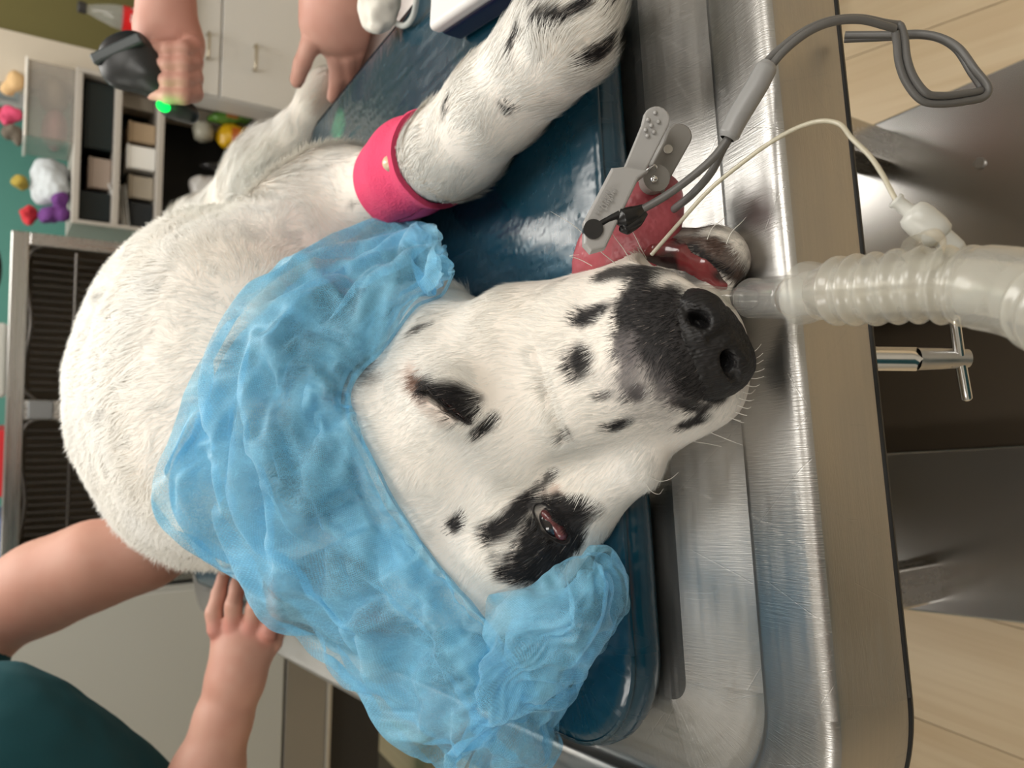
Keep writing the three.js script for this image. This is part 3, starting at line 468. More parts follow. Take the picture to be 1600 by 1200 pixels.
// nose leather with comma-shaped nostrils and the groove between them
{
  const pebble = texture(256, 256, (u, v, c) => grey(c, 255 * clamp(0.75 * per(u, v, 40, 2) + 0.35 * per(u, v, 90, 5)))); pebble.repeat.set(22, 22);
  const n = new Field();
  n.ell(H(11.1, -0.2, -3.9), HF, HL, HD, [0.0320, 0.0285, 0.0240], 0.01);
  for (const s of [-1, 1]) { n.ball(H(13.0, s * 1.5, -4.1), 0.0130, 0.010); n.ball(H(12.0, s * 2.2, -4.9), 0.011, 0.010); }
  n.ball(H(13.0, 0, -5.2), 0.010, 0.012);
  const out = HF.clone().multiplyScalar(0.75).addScaledVector(HD, 0.66).normalize();
  for (const [x, y, s] of [[1091, 496, 1], [1141, 566, -1]]) { const q = n.hit(x, y); if (!q) continue; const nn = n.normal(q), fr = frame(q, q.clone().addScaledVector(HL, s * 0.01).addScaledVector(HF, -0.004), nn); n.cutEll(q.clone().addScaledVector(nn, 0.002), fr[0], fr[1], fr[2], [0.0062, 0.0040, 0.015], 0.0035); n.cutCone(q.clone().addScaledVector(fr[0], 0.004), q.clone().addScaledVector(fr[0], 0.013).addScaledVector(HD, -0.004), 0.0026, 0.0010, 0.003); }
  { const a = n.hit(1112, 532), b = n.hit(1138, 516); if (a && b) n.cutCone(a, b.clone().addScaledVector(HF, 0.004), 0.0012, 0.0022, 0.004); }
  n.warp = (x, y, z) => 0.00035 * noise3(x * 520, y * 520, z * 520) + 0.0005 * noise3(x * 160, y * 160, z * 160);
  part('nose', n.mesh(0.0011, null, (x, y, z, o) => { const k = 0.5 + 0.5 * noise3(x * 120, y * 120, z * 120); o[0] = 0.008 + 0.007 * k; o[1] = 0.0077 + 0.0065 * k; o[2] = 0.0083 + 0.0068 * k; }), mat(0xffffff, 0.48, 0, { vertexColors: true, specularIntensity: 0.7, bumpMap: pebble, bumpScale: 0.0005 }), DOG);
}
// eyes
{
  const wet = (c, r = 0.12) => mat(c, r, 0, { clearcoat: 0.8, clearcoatRoughness: 0.08 });
  const eb = new Field(); eb.ball(eyeR.clone().addScaledVector(eyeRn, -0.0075), 0.0105, 0.002);
  part('eyeball', eb.mesh(0.0008, null, (x, y, z, o) => { const d = Math.hypot(x - eyeR.x, y - eyeR.y, z - eyeR.z); o[0] = 0.015; o[1] = 0.014; o[2] = 0.017; }), mat(0xffffff, 0.15, 0, { vertexColors: true, clearcoat: 1 }), DOG);
  const c2 = eyeR.clone().addScaledVector(eyeRn, -0.0009), te = new Field(); te.ell(c2.clone().addScaledVector(fR[0], 0.0012).addScaledVector(fR[1], 0.0006), fR[0], fR[1], fR[2], [0.0106, 0.0038, 0.0040], 0.002); te.ball(c2.clone().addScaledVector(fR[0], 0.0085).addScaledVector(eyeRn, 0.0008), 0.0026, 0.003);
  part('third_eyelid', te.mesh(0.0007), wet(lin(0.13, 0.032, 0.035), 0.3), DOG);
  const rim = (e, f, n, a, b, r, name) => { const pts = []; for (let i = 0; i < 18; i++) { const t = i / 18 * Math.PI * 2; const p = e.clone().addScaledVector(f[0], a * Math.cos(t)).addScaledVector(f[1], b * Math.sin(t)); const d = dog.d(p.x, p.y, p.z); pts.push(p.addScaledVector(n, -d + 0.0002)); } part(name, tube(pts, r, 72, 8, true), mat(lin(0.012, 0.009, 0.009), 0.65), DOG); };
  rim(eyeR, fR, eyeRn, 0.0145, 0.0064, 0.0008, 'eyelid');
  const sl = new Field(); sl.ell(eyeL.clone().addScaledVector(eyeLn, -0.0022).addScaledVector(fL[0], 0.004), fL[0], fL[1], fL[2], [0.010, 0.0018, 0.0028], 0.001);
  part('eyeball', sl.mesh(0.0006), wet(lin(0.07, 0.02, 0.016)), DOG);
  rim(eyeL, fL, eyeLn, 0.0168, 0.0021, 0.0009, 'eyelid');
}
// tongue, hanging out over the pad's edge
{
  const t = new Field(), pts = [P(950, 455, 0.452), P(970, 415, 0.440), P(986, 372, 0.432), P(1003, 335, 0.428), P(1014, 312, 0.428)];
  const ax = [0.024, 0.026, 0.024, 0.020, 0.015];
  pts.forEach((p, i) => { const a = (pts[i + 1] || p).clone().sub(pts[i - 1] || p).normalize(), n = FWD.clone().negate().add(V(0, 0.35, 0)); n.addScaledVector(a, -n.dot(a)).normalize(); const b = a.clone().cross(n); t.ell(p, a, b, n, [0.018, ax[i], 0.0085], 0.016); });
  t.warp = (x, y, z) => 0.00025 * noise3(x * 600, y * 600, z * 600) + 0.0012 * noise3(x * 60, y * 60, z * 60);
  M.tongue = mat(lin(0.34, 0.055, 0.072), 0.5, 0, { clearcoat: 0.35, clearcoatRoughness: 0.3 });
  part('tongue', t.mesh(0.0016), M.tongue, DOG);
  const gum = new Field(); gum.chain([P(1022, 393, 0.4245), P(1062, 399, 0.4235), P(1100, 418, 0.421), P(1126, 446, 0.418)], [0.0085, 0.0090, 0.0082, 0.0060], 0.006);
  gum.warp = (x, y, z) => 0.0006 * noise3(x * 200, y * 200, z * 200);
  part('lower_lip', gum.mesh(0.0012, null, (x, y, z, o) => { const k = sstep(-0.25, 0.2, noise3(x * 130 + 3, y * 95, z * 95)); o[0] = lerp(0.21, 0.03, k); o[1] = lerp(0.032, 0.012, k); o[2] = lerp(0.036, 0.013, k); }), mat(0xffffff, 0.2, 0, { vertexColors: true, clearcoat: 0.6 }), DOG);
}
// whiskers
{
  const wm = mat(lin(0.75, 0.73, 0.68), 0.4), r = rng(8);
  const W = (p0, pts) => part('whisker', sweep([p0, ...pts], [0.00026, 0.00022, 0.00016, 0.00007], 5, 14), wm, DOG);
  const fromPx = (list, dz) => { const s = dog.hit(list[0][0], list[0][1]); if (!s) return; const Z0 = s.clone().sub(EYE).dot(FWD); W(s, list.slice(1).map(([x, y], i) => P(x, y, Z0 + dz * (i + 1)))); };
  fromPx([[962, 412], [935, 390], [900, 355], [860, 330]], -0.004); fromPx([[985, 408], [975, 390], [960, 370], [955, 360]], -0.004); fromPx([[1010, 404], [1000, 385], [990, 365], [982, 355]], -0.004);
  fromPx([[930, 418], [905, 405], [890, 400], [905, 398]], -0.003); fromPx([[905, 424], [897, 410], [905, 396], [918, 408]], -0.002); fromPx([[850, 428], [835, 415], [822, 400], [818, 392]], 0.002); fromPx([[800, 440], [790, 430], [775, 420], [768, 417]], 0.002);
  fromPx([[1085, 690], [1115, 695], [1150, 705], [1172, 722]], 0.004); fromPx([[1110, 676], [1140, 688], [1165, 697], [1186, 702]], 0.003); fromPx([[1140, 652], [1160, 660], [1178, 662], [1192, 658]], 0.003);
  for (let i = 0; i < 12; i++) { const y = 545 + i * 11, x = 1166 - Math.max(0, y - 600) * 0.25, s = dog.hit(x - 6, y); if (!s) continue; const Z0 = s.clone().sub(EYE).dot(FWD), l = 22 + r() * 26; W(s, [P(x + l * 0.4, y + 2 + r() * 4, Z0 + 0.002), P(x + l * 0.8, y - 2 - r() * 6, Z0 + 0.004), P(x + l, y - 6 - r() * 10, Z0 + 0.006)]); }
  fromPx([[1012, 742], [1030, 752], [1048, 748], [1060, 738]], 0.003); fromPx([[1006, 750], [1018, 768], [1030, 772], [1036, 764]], 0.003);
  for (let i = 0; i < 2; i++) { const x = 1105 + i * 30, y = 366 + i * 7, s = dog.hit(x, y + 8); if (!s) continue; const Z0 = s.clone().sub(EYE).dot(FWD); W(s, [P(x + 8, y - 10, Z0), P(x + 16 + r() * 10, y - 18 - r() * 8, Z0), P(x + 28 + r() * 12, y - 22 - r() * 14, Z0)]); }
}

// ================================================================ TUBES, CLIP AND CABLES
const plastic = (c, r = 0.4, e = {}) => mat(c, r, 0, e);
// tongue sensor clip: two sprung grey arms
const CLIP = thing('tongue_sensor_clip', 'grey plastic sensor clip pinching the dog\'s tongue', 'clip');
{
  const grey1 = plastic(lin(0.34, 0.335, 0.33), 0.42), grey2 = plastic(lin(0.20, 0.19, 0.175), 0.45), black = plastic(lin(0.008, 0.008, 0.009), 0.28);
  const Zc = 0.400;
  // long axis of the upper arm: from the thumb pad down to the jaw tip
  const A = P(1028, 188, Zc - 0.004), K = P(985, 285, Zc), Bp = P(925, 385, Zc - 0.003);
  const ax = Bp.clone().sub(A).normalize(), nrm = FWD.clone().negate(); nrm.addScaledVector(ax, -nrm.dot(ax)).normalize(); const sd = ax.clone().cross(nrm).normalize();
  const side = sd.dot(DOWN) > 0 ? sd : sd.clone().negate();
  // arm outline in px (target picture of the clip face) extruded with thickness
  const slab = (px, Z, th, bevel, tilt = 0) => { const o = P(...px[0], Z), u = RIGHT, v = DOWN; const sh = new THREE.Shape(px.map(([x, y]) => new THREE.Vector2((x - px[0][0]) / FOCAL * Z, -(y - px[0][1]) / FOCAL * Z))); const g = new THREE.ExtrudeGeometry(sh, { depth: th - 2 * bevel, bevelEnabled: true, bevelThickness: bevel, bevelSize: bevel, bevelSegments: 3, steps: 1, curveSegments: 8 }); g.applyMatrix4(new THREE.Matrix4().makeBasis(v, u, FWD.clone().negate()).setPosition(o)); return g; };
  const arc = (cx, cy, r, a0, a1, n = 8) => Array.from({ length: n + 1 }, (_, i) => { const a = lerp(a0, a1, i / n); return [cx + r * Math.cos(a), cy + r * Math.sin(a)]; });
  // thumb pad (upper part)
  const dirp = [0.42, -0.907];   // towards the thumb end
  const thumb = slab([[974, 270], [1004, 198], ...arc(1024, 190, 18, Math.PI * 1.13, Math.PI * 2.13, 9), [1002, 274]], Zc - 0.004, 0.0045, 0.001);
  const up = sub('upper_arm', CLIP);
  part('thumb_pad', thumb, grey1, up);
  const g0 = slab([[975, 272], [1003, 275], [990, 283], [970, 325], [940, 388], [922, 393], [914, 384], [914, 352], [955, 274]], Zc - 0.0025, 0.011, 0.0015);
  part('jaw', g0, grey1, up);
  const dots = [[1024, 176], [1013, 187], [1029, 190], [1018, 196], [1009, 203], [1022, 206], [1012, 212]];
  for (const [x, y] of dots) { const g = new THREE.SphereGeometry(0.0011, 10, 6); g.translate(...P(x, y, Zc - 0.0085).toArray()); part('grip_dot', g, grey1, up); }
  // lower arm, behind
  const low = sub('lower_arm', CLIP);
  part('thumb_pad', slab([[1012, 275], [1040, 222], ...arc(1060, 215, 17, Math.PI * 1.12, Math.PI * 2.12, 8), [1040, 285], [1034, 300], [1010, 290]], Zc + 0.016, 0.004, 0.001), grey2, low);
  part('jaw', slab([[1010, 286], [1034, 300], [1022, 330], [985, 400], [965, 402], [970, 380]], Zc + 0.046, 0.007, 0.0012), grey2, low);
  const hinge = orient(new THREE.CylinderGeometry(0.0072, 0.0072, 0.010, 20), P(1022, 281, Zc + 0.009), FWD.clone().negate().add(side.clone().multiplyScalar(0.1)));
  part('hinge', hinge, grey2, CLIP);
  part('rivet', orient(new THREE.SphereGeometry(0.0021, 12, 8), P(1022, 280, Zc + 0.0028), V(0, 1, 0)), M.chrome, CLIP);
  part('spring', tube([P(1008, 268, Zc + 0.003), P(1016, 262, Zc + 0.001), P(1022, 258, Zc), P(1026, 263, Zc + 0.002), P(1018, 270, Zc + 0.006)], 0.0006, 30, 6), M.chrome, CLIP);
  part('rivet_hole', orient(new THREE.CylinderGeometry(0.0024, 0.0024, 0.0008, 16), P(1044, 233, Zc + 0.0118), FWD), plastic(lin(0.5, 0.47, 0.42), 0.5), low);
  // moulded lettering on the jaw face: small raised bars of worn characters
  const font = await new FontLoader().loadAsync('fonts/droid/droid_sans_bold.typeface.json');
  globalThis.FONT = font;
  ['Lingual', 'SENSOR'].forEach((txt, i) => {
    const g = new TextGeometry(txt, { font, size: 0.0026, depth: 0.0003, curveSegments: 2 }); g.computeBoundingBox(); const w = g.boundingBox.max.x; g.translate(-w / 2, 0, 0);
    const c = P(955 - i * 10, 312 + i * 5, Zc - 0.0141), X = ax.clone().negate(), Z = FWD.clone().negate(); Z.addScaledVector(X, -Z.dot(X)).normalize(); const Y = Z.clone().cross(X);
    g.applyMatrix4(new THREE.Matrix4().makeBasis(X, Y, Z).setPosition(c)); part('moulded_text', g, plastic(lin(0.30, 0.295, 0.29), 0.42), up);
  });
  // sensor: round black end, moulded boot
  part('sensor', orient(new THREE.CylinderGeometry(0.0050, 0.0050, 0.008, 24), P(926, 360, Zc - 0.0095), FWD), black, CLIP);
  part('sensor_arm', sweep([P(930, 357, Zc - 0.0105), P(950, 345, Zc - 0.0105), P(968, 338, Zc - 0.010)], [0.0026, 0.0026, 0.0036], 10, 16, 0.7), black, CLIP);
  part('boot', sweep([P(962, 344, Zc - 0.0095), P(972, 342, Zc - 0.009), P(990, 335, Zc - 0.008), P(1006, 325, Zc - 0.007)], [0.0018, 0.0056, 0.0046, 0.0022], 14, 30), black, CLIP);
  part('boot_rib', sweep([P(968, 357, Zc - 0.009), P(975, 358, Zc - 0.0085), P(995, 345, Zc - 0.0078), P(1008, 332, Zc - 0.0072)], [0.001, 0.0034, 0.0034, 0.0018], 12, 24), black, CLIP);
}
// sensor cable: two thin leads joined by a sleeve, then a flat double lead looping over the rim
{
  const t = thing('sensor_cable', 'grey twin cable running from the tongue clip over the table rim', 'cable');
  const gm = plastic(lin(0.115, 0.112, 0.108), 0.42), gs = plastic(lin(0.27, 0.27, 0.27), 0.4);
  part('lead', tube([P(1004, 327, 0.392), P(1040, 306, 0.389), P(1080, 277, 0.386), P(1115, 246, 0.383), P(1141, 212, 0.381)], 0.0021, 50), gm, t);
  part('lead', tube([P(1020, 352, 0.445), P(1046, 332, 0.420), P(1085, 300, 0.397), P(1112, 268, 0.391), P(1130, 232, 0.386), P(1143, 211, 0.383)], 0.0021, 50), gm, t);
  part('sleeve', sweep([P(1136, 217, 0.3805), P(1139, 211, 0.3803), P(1152, 185, 0.3795), P(1185, 130, 0.377), P(1197, 107, 0.3765), P(1201, 101, 0.3765)], [0.0035, 0.0052, 0.0055, 0.0055, 0.0053, 0.0042], 16, 40), gs, t);
  const path = [P(1198, 104, 0.3765), P(1222, 78, 0.376), P(1262, 48, 0.376), P(1300, 33, 0.377), P(1345, 30, 0.38), P(1382, 38, 0.383), P(1400, 42, 0.385)];
  const path2 = [[1402, 43, 0.385], [1407, 62, 0.386], [1411, 95, 0.388], [1422, 125, 0.39], [1445, 152, 0.391], [1470, 156, 0.392], [1510, 152, 0.394], [1536, 146, 0.396], [1539, 138, 0.397], [1520, 110, 0.40], [1496, 76, 0.405], [1470, 60, 0.41], [1440, 54, 0.415], [1390, 56, 0.42], [1320, 58, 0.43]].map((a) => P(...a));
  const all = [...path, ...path2];
  const c = new THREE.CatmullRomCurve3(all, false, 'centripetal'), n = 160, off = (s) => Array.from({ length: n + 1 }, (_, i) => { const u = i / n, p = c.getPoint(u), T = c.getTangent(u), view = p.clone().sub(EYE).normalize(), b = T.clone().cross(view).normalize(), tw = 0.9 + 1.1 * Math.sin(u * 9); return p.addScaledVector(b, s * 0.0019 * Math.cos(tw * 0.7)).addScaledVector(view, s * 0.0019 * Math.sin(tw * 0.7)); });
  part('lead', tube(off(1), 0.0020, 220, 9), gm, t); part('lead', tube(off(-1), 0.0020, 220, 9), gm, t);
}
// gas sampling line and its connector
{
  const t = thing('sampling_line', 'thin clear sampling tube arching from the mouth to a white connector', 'tube');
  const clear = plastic(lin(0.62, 0.58, 0.46), 0.25, { transmission: 0.35, thickness: 0 });
  part('line', tube([P(1018, 398, 0.405), P(1060, 350, 0.392), P(1105, 300, 0.379), P(1150, 262, 0.366), P(1205, 222, 0.352), P(1250, 198, 0.342), P(1285, 189, 0.334), P(1312, 194, 0.328), P(1330, 215, 0.322), P(1360, 245, 0.315), P(1380, 275, 0.309), P(1393, 300, 0.305), P(1402, 316, 0.303)], 0.00108, 150, 8), clear, t);
  const w = plastic(lin(0.62, 0.62, 0.58), 0.35, { transmission: 0.2, thickness: 0 });
  const k0 = P(1401, 314, 0.303), k1 = P(1484, 381, 0.2985), kx = k1.clone().sub(k0), kl = kx.length();
  part('collar', orient(lathe([[0.0014, -0.001], [0.0030, -0.001], [0.0033, 0.0002], [0.0026, 0.0012], [0.0028, 0.0055], [0.0034, 0.007]], 24), k0, kx), w, t);
  part('connector', orient(lathe([[0.0028, 0.006], [0.0050, 0.0066], [0.0062, 0.0085], [0.0066, 0.012], [0.0064, kl - 0.008], [0.0056, kl - 0.0045], [0.0035, kl - 0.003], [0.0001, kl - 0.003]], 28), k0, kx), w, t);
  part('luer_tip', orient(lathe([[0.0042, kl - 0.004], [0.0038, kl + 0.003], [0.0030, kl + 0.005], [0.0001, kl + 0.005]], 20), k0, kx), w, t);
}
// breathing tube in the mouth and corrugated hose
{
  const t = thing('endotracheal_tube', 'clear breathing tube with ribbed connector coming out of the dog\'s mouth', 'tube');
  const clear = mat(lin(0.9, 0.9, 0.88), 0.08, 0, { transmission: 0.95, thickness: 0, ior: 1.45 }), frost = mat(lin(0.88, 0.88, 0.87), 0.1, 0, { transmission: 0.92, thickness: 0, ior: 1.5 });
  const a = P(1060, 455, 0.428), b = P(1135, 466, 0.402), c0 = P(1172, 466, 0.388), c1 = P(1238, 464, 0.354), c2 = P(1262, 463, 0.345);
  part('shaft', tube([a, b, c0], 0.0058, 24, 20), clear, t); part('shaft_wall', tube([a, b, c0], 0.0046, 24, 20), clear, t);
  const ax = c1.clone().sub(c0), L = ax.length();
  part('connector', orient(lathe([[0.0064, -0.0015], [0.0085, -0.001], [0.0098, 0], [0.0102, 0.002], [0.0102, L - 0.002], [0.0098, L], [0.0086, L], [0.0086, 0.004]], 36), c0, ax), frost, t);
  part('connector_neck', orient(lathe([[0.0085, L - 0.002], [0.0085, L + 0.014], [0.0076, L + 0.014]], 32), c0, ax), frost, t);
  const h = thing('breathing_hose', 'translucent corrugated breathing hose joined to the breathing tube', 'hose');
  const hose = mat(lin(0.84, 0.83, 0.78), 0.24, 0, { transmission: 0.76, thickness: 0, clearcoat: 0.4 });
  const path = new THREE.CatmullRomCurve3([P(1256, 458, 0.346), P(1300, 455, 0.326), P(1360, 452, 0.310), P(1430, 446, 0.295), P(1490, 446, 0.284), P(1540, 450, 0.273), P(1600, 460, 0.258), P(1680, 495, 0.232), P(1760, 550, 0.205)], false, 'centripetal');
  const len = path.getLength(), N = 420, fr = path.computeFrenetFrames(N, false);
  const rad = (s) => {   // s in metres along the hose: flared cuff, tight ribs, smooth port section, wide section
    const cuff = 0.0142 - 0.0045 * sstep(0.004, 0.012, s) + 0.0035 * sstep(0.016, 0.024, s);
    let r = s < 0.022 ? lerp(0.0132, 0.0112, sstep(0.0, 0.016, s)) : 0.0142;
    if (s >= 0.016 && s < 0.03) r = lerp(0.0112, 0.0142, sstep(0.016, 0.026, s));
    if (s > 0.024 && s < 0.078) r += 0.00115 * Math.cos((s - 0.024) / 0.0088 * Math.PI * 2) - 0.0004;
    if (s >= 0.078 && s < 0.115) r = lerp(r, 0.0152, sstep(0.078, 0.084, s)) - 0.0012 * sstep(0.104, 0.113, s);
    if (s >= 0.115) r = 0.0150 + 0.0010 * Math.cos((s - 0.115) / 0.010 * Math.PI * 2);
    return r;
  };
  part('corrugated_wall', grid(48, N, (u, v) => { const i = Math.round(v * N), p = path.getPointAt(v), an = u * Math.PI * 2, s = v * len, r = rad(s) * (1 + (s < 0.016 ? 0.10 * Math.cos(an * 2 + 0.6) : 0)); return p.addScaledVector(fr.normals[i], Math.cos(an) * r).addScaledVector(fr.binormals[i], Math.sin(an) * r); }), hose, h);
  part('inner_wall', grid(32, 120, (u, v) => { const i = Math.round(v * N), p = path.getPointAt(0.03 + v * 0.95), an = u * Math.PI * 2, j = Math.round((0.03 + v * 0.95) * N); return p.addScaledVector(fr.normals[j], Math.cos(an) * 0.0098).addScaledVector(fr.binormals[j], Math.sin(an) * 0.0098); }), hose, h);
  part('port', sweep([P(1440, 395, 0.278), P(1452, 382, 0.281), P(1458, 372, 0.285)], [0.0075, 0.0058, 0.004], 16, 12), hose, h);
}
// ---------------------------------------------------------------- pink wrap on the left foreleg
{
  const t = thing('leg_bandage', 'bright pink self-sticking bandage wrapped round the dog\'s foreleg', 'bandage');
  const weave = texture(256, 256, (u, v, c) => grey(c, 128 + 70 * (per2(u, v, 128, 40, 3) - 0.5) + 90 * (per2(u, v, 60, 128, 6) - 0.5) + 60 * (per(u, v, 24, 8) - 0.5))); weave.repeat.set(3, 1.4);
  const a = P(608, 276, 0.630), b = P(682, 249, 0.567), ax = b.clone().sub(a), L = ax.length(); ax.normalize();
  const X = ax.clone().cross(V(0, 1, 0)).normalize(), Y = X.clone().cross(ax);
  const surf = (lift) => (u, v) => { const an = u * Math.PI * 2, base = a.clone().addScaledVector(ax, (v - 0.02) * L), dir = X.clone().multiplyScalar(Math.cos(an)).addScaledVector(Y, Math.sin(an)); let lo = 0.01, hi = 0.07; for (let i = 0; i < 22; i++) { const m = (lo + hi) / 2; dog.d(base.x + dir.x * m, base.y + dir.y * m, base.z + dir.z * m) < 0 ? lo = m : hi = m; } const r = Math.min(lo, 0.0325) + lift - 0.0015 * (Math.abs(v - 0.5) * 2) ** 4 + 0.0006 * Math.sin(v * 14 + Math.sin(an) * 2) + 0.0004 * noise3(an * 3, v * 9, 2); return base.addScaledVector(dir, r); };
  M.wrap = mat(lin(0.80, 0.065, 0.165), 0.95, 0, { bumpMap: weave, bumpScale: 0.0009 });
  part('wrap', grid(72, 30, surf(0.0062)), M.wrap, t);
  part('wrap_edge', grid(72, 6, (u, v) => surf(lerp(0.0062, 0.002, v))(u, 1)), M.wrap, t); part('wrap_edge', grid(72, 6, (u, v) => surf(lerp(0.0062, 0.001, v))(u, 0)), M.wrap, t);
  part('port_cap', orient(lathe([[0.0001, 0.0075], [0.003, 0.007], [0.0052, 0.005], [0.006, 0.0015], [0.006, -0.006]], 24), P(612, 256, (dog.hit(612, 256) || P(612, 256, 0.6)).clone().sub(EYE).dot(FWD) - 0.006), FWD.clone().negate().add(V(-0.2, 0.5, 0))), plastic(lin(0.72, 0.58, 0.38), 0.3, { clearcoat: 0.4 }), t);
}

// ================================================================ BLUE SURGICAL CAP
{
  const t = thing('surgical_cap', 'crumpled sheer light blue bouffant cap pulled round the back of the dog\'s head', 'cap');
  const hitZ = (x, y, f) => { const p = dog.hit(x, y); return p ? p.clone().sub(EYE).dot(FWD) : f; };
  // fibre web: random filaments of a spun-bonded sheet, with a field of embossed dots
  const S = 1024, web = new Float32Array(S * S), r = rng(31);
  for (let i = 0; i < 5200; i++) { let x = r() * S, y = r() * S, a = r() * 6.283; const n = 60 + r() * 200, k = 0.35 + 0.65 * r(); for (let j = 0; j < n; j++) { a += (r() - 0.5) * 0.22; x += Math.cos(a); y += Math.sin(a); const X = ((x | 0) % S + S) % S, Y = ((y | 0) % S + S) % S; web[Y * S + X] = Math.min(1.5, web[Y * S + X] + 0.4 * k); } }
  const dots = (u, v) => { const k = 96, a = (u * k) % 1 - 0.5, b = ((v * k) + (Math.floor(u * k) % 2) * 0.5) % 1 - 0.5; return a * a + b * b < 0.07 ? 1 : 0; };
  const alpha = texture(S, S, (u, v, c, i, j) => { const w = web[j * S + i], cloud = sstep(0.25, 0.75, per(u, v, 5, 3)) * 0.8 + per(u, v, 19, 5) * 0.4; grey(c, 255 * clamp(0.19 + 0.37 * cloud + 0.40 * w + 0.25 * dots(u, v) * sstep(0.45, 0.6, per(u, v, 5, 6)))); });
  const bump = texture(S, S, (u, v, c, i, j) => grey(c, 100 + 90 * web[j * S + i] - 60 * dots(u, v)));
  for (const q of [alpha, bump]) q.repeat.set(6, 6);
  M.cap = mat(lin(0.28, 0.71, 0.97), 0.5, 0, { transmission: 0.42, thickness: 0, alphaMap: alpha, transparent: true, bumpMap: bump, bumpScale: 0.00035 });
  // sheet through a grid of control points; folds added along the normal
  const cr = (P4, t) => { const [a, b, c, d] = P4, t2 = t * t, t3 = t2 * t; return V(0, 0, 0).addScaledVector(a, -0.5 * t3 + t2 - 0.5 * t).addScaledVector(b, 1.5 * t3 - 2.5 * t2 + 1).addScaledVector(c, -1.5 * t3 + 2 * t2 + 0.5 * t).addScaledVector(d, 0.5 * t3 - 0.5 * t2); };
  const line = (pts, u) => { const n = pts.length - 1, k = Math.min(n - 1, Math.floor(u * n)), f = u * n - k, g = (i) => pts[clamp(i, 0, n)]; return cr([g(k - 1), g(k), g(k + 1), g(k + 2)], f); };
  // The cloth is relaxed as a net of points with slack between its pinned edges, so that it buckles into folds over the dog.
  function sheet(name, ctrl, nu, nv, lift, seed, len, wid, slackU = 1.08, slackV = 1.3, over = 3, iters = 90, reach = 0.026) {
    const base = (u, v) => line(ctrl.map((row) => line(row, v)), u), W = nu + 1, n = W * (nv + 1);
    const x = new Float32Array(n * 3), b0 = new Float32Array(n * 3), nr = new Float32Array(n * 3), pin = new Float32Array(n);
    for (let j = 0; j <= nv; j++) for (let i = 0; i <= nu; i++) {
      const u = i / nu, v = j / nv, e = 0.01, p = base(u, v), du = base(Math.min(1, u + e), v).sub(base(Math.max(0, u - e), v)), dv = base(u, Math.min(1, v + e)).sub(base(u, Math.max(0, v - e))), N = du.cross(dv).normalize(); if (N.dot(FWD) > 0) N.negate();
      const k = (j * W + i) * 3, edge = (j === 0 || j === nv || i === 0 || i === nu) ? 1 : 0, a = u * len, b = v * wid;
      const h = edge ? 0.003 * noise3(a * 45, b * 45, seed + 5) : 0.016 * noise3(a * 7, b * 24, seed) + 0.009 * noise3(a * 18 + b * 14, b * 34 - a * 10, seed + 2) + 0.003 * noise3(a * 50, b * 50, seed + 4);
      p.toArray(b0, k); N.toArray(nr, k); x[k] = p.x + N.x * (lift + h); x[k + 1] = p.y + N.y * (lift + h); x[k + 2] = p.z + N.z * (lift + h); pin[j * W + i] = edge;
    }
    const D = (p, q) => Math.hypot(b0[p * 3] - b0[q * 3], b0[p * 3 + 1] - b0[q * 3 + 1], b0[p * 3 + 2] - b0[q * 3 + 2]);
    const con = []; const add = (p, q, s, st, push) => con.push(p, q, D(p, q) * s, st, push);
    const sl = (i, j) => 1 + (slackV - 1) * (0.75 + 0.8 * noise3(i * 0.09, j * 0.11, seed + 20));
    for (let j = 0; j <= nv; j++) for (let i = 0; i <= nu; i++) { const p = j * W + i; if (i < nu) add(p, p + 1, slackU, 0.5, 0); if (j < nv) add(p, p + W, sl(i, j), 0.5, 0); if (i < nu && j < nv) { add(p, p + W + 1, (slackU + slackV) / 2, 0.3, 0); add(p + 1, p + W, (slackU + slackV) / 2, 0.3, 0); } if (i + 3 <= nu) add(p, p + 3, slackU * 0.93, 0.14, 1); if (j + 4 <= nv) add(p, p + 4 * W, slackV * 0.80, 0.10, 1); }
    for (let it = 0; it < iters; it++) {
      for (let c = 0; c < con.length; c += 5) {
        const p = con[c] * 3, q = con[c + 1] * 3, dx = x[q] - x[p], dy = x[q + 1] - x[p + 1], dz = x[q + 2] - x[p + 2], l = Math.sqrt(dx * dx + dy * dy + dz * dz) || 1e-6; if (con[c + 4] && l > con[c + 2]) continue;
        const wp = pin[con[c]] ? 0 : 1, wq = pin[con[c + 1]] ? 0 : 1, s = wp + wq; if (!s) continue; const f = (l - con[c + 2]) / l * con[c + 3] / s;
        x[p] += dx * f * wp; x[p + 1] += dy * f * wp; x[p + 2] += dz * f * wp; x[q] -= dx * f * wq; x[q + 1] -= dy * f * wq; x[q + 2] -= dz * f * wq;
      }
      for (let p = 0; p < n; p++) { if (pin[p]) continue; const k = p * 3; let o = (x[k] - b0[k]) * nr[k] + (x[k + 1] - b0[k + 1]) * nr[k + 1] + (x[k + 2] - b0[k + 2]) * nr[k + 2], c = clamp(o, -0.006, reach) - o; if (c) for (let m = 0; m < 3; m++) x[k + m] += nr[k + m] * c;
        if (it % 6 === 5) { const d = dog.d(x[k], x[k + 1], x[k + 2]); if (d < 0.0045) { const g = dog.normal(V(x[k], x[k + 1], x[k + 2])); x[k] += g.x * (0.0045 - d); x[k + 1] += g.y * (0.0045 - d); x[k + 2] += g.z * (0.0045 - d); } } }
    }
    const rows = Array.from({ length: nv + 1 }, (_, j) => Array.from({ length: W }, (_, i) => V(x[(j * W + i) * 3], x[(j * W + i) * 3 + 1], x[(j * W + i) * 3 + 2])));
    const fine = rows.map((r) => Array.from({ length: nu * over + 1 }, (_, i) => line(r, i / (nu * over))));
    const cols = Array.from({ length: nu * over + 1 }, (_, i) => fine.map((r) => r[i]));
    const g = grid(nu * over, nv * over, (u, v) => line(cols[Math.round(u * nu * over)], v));
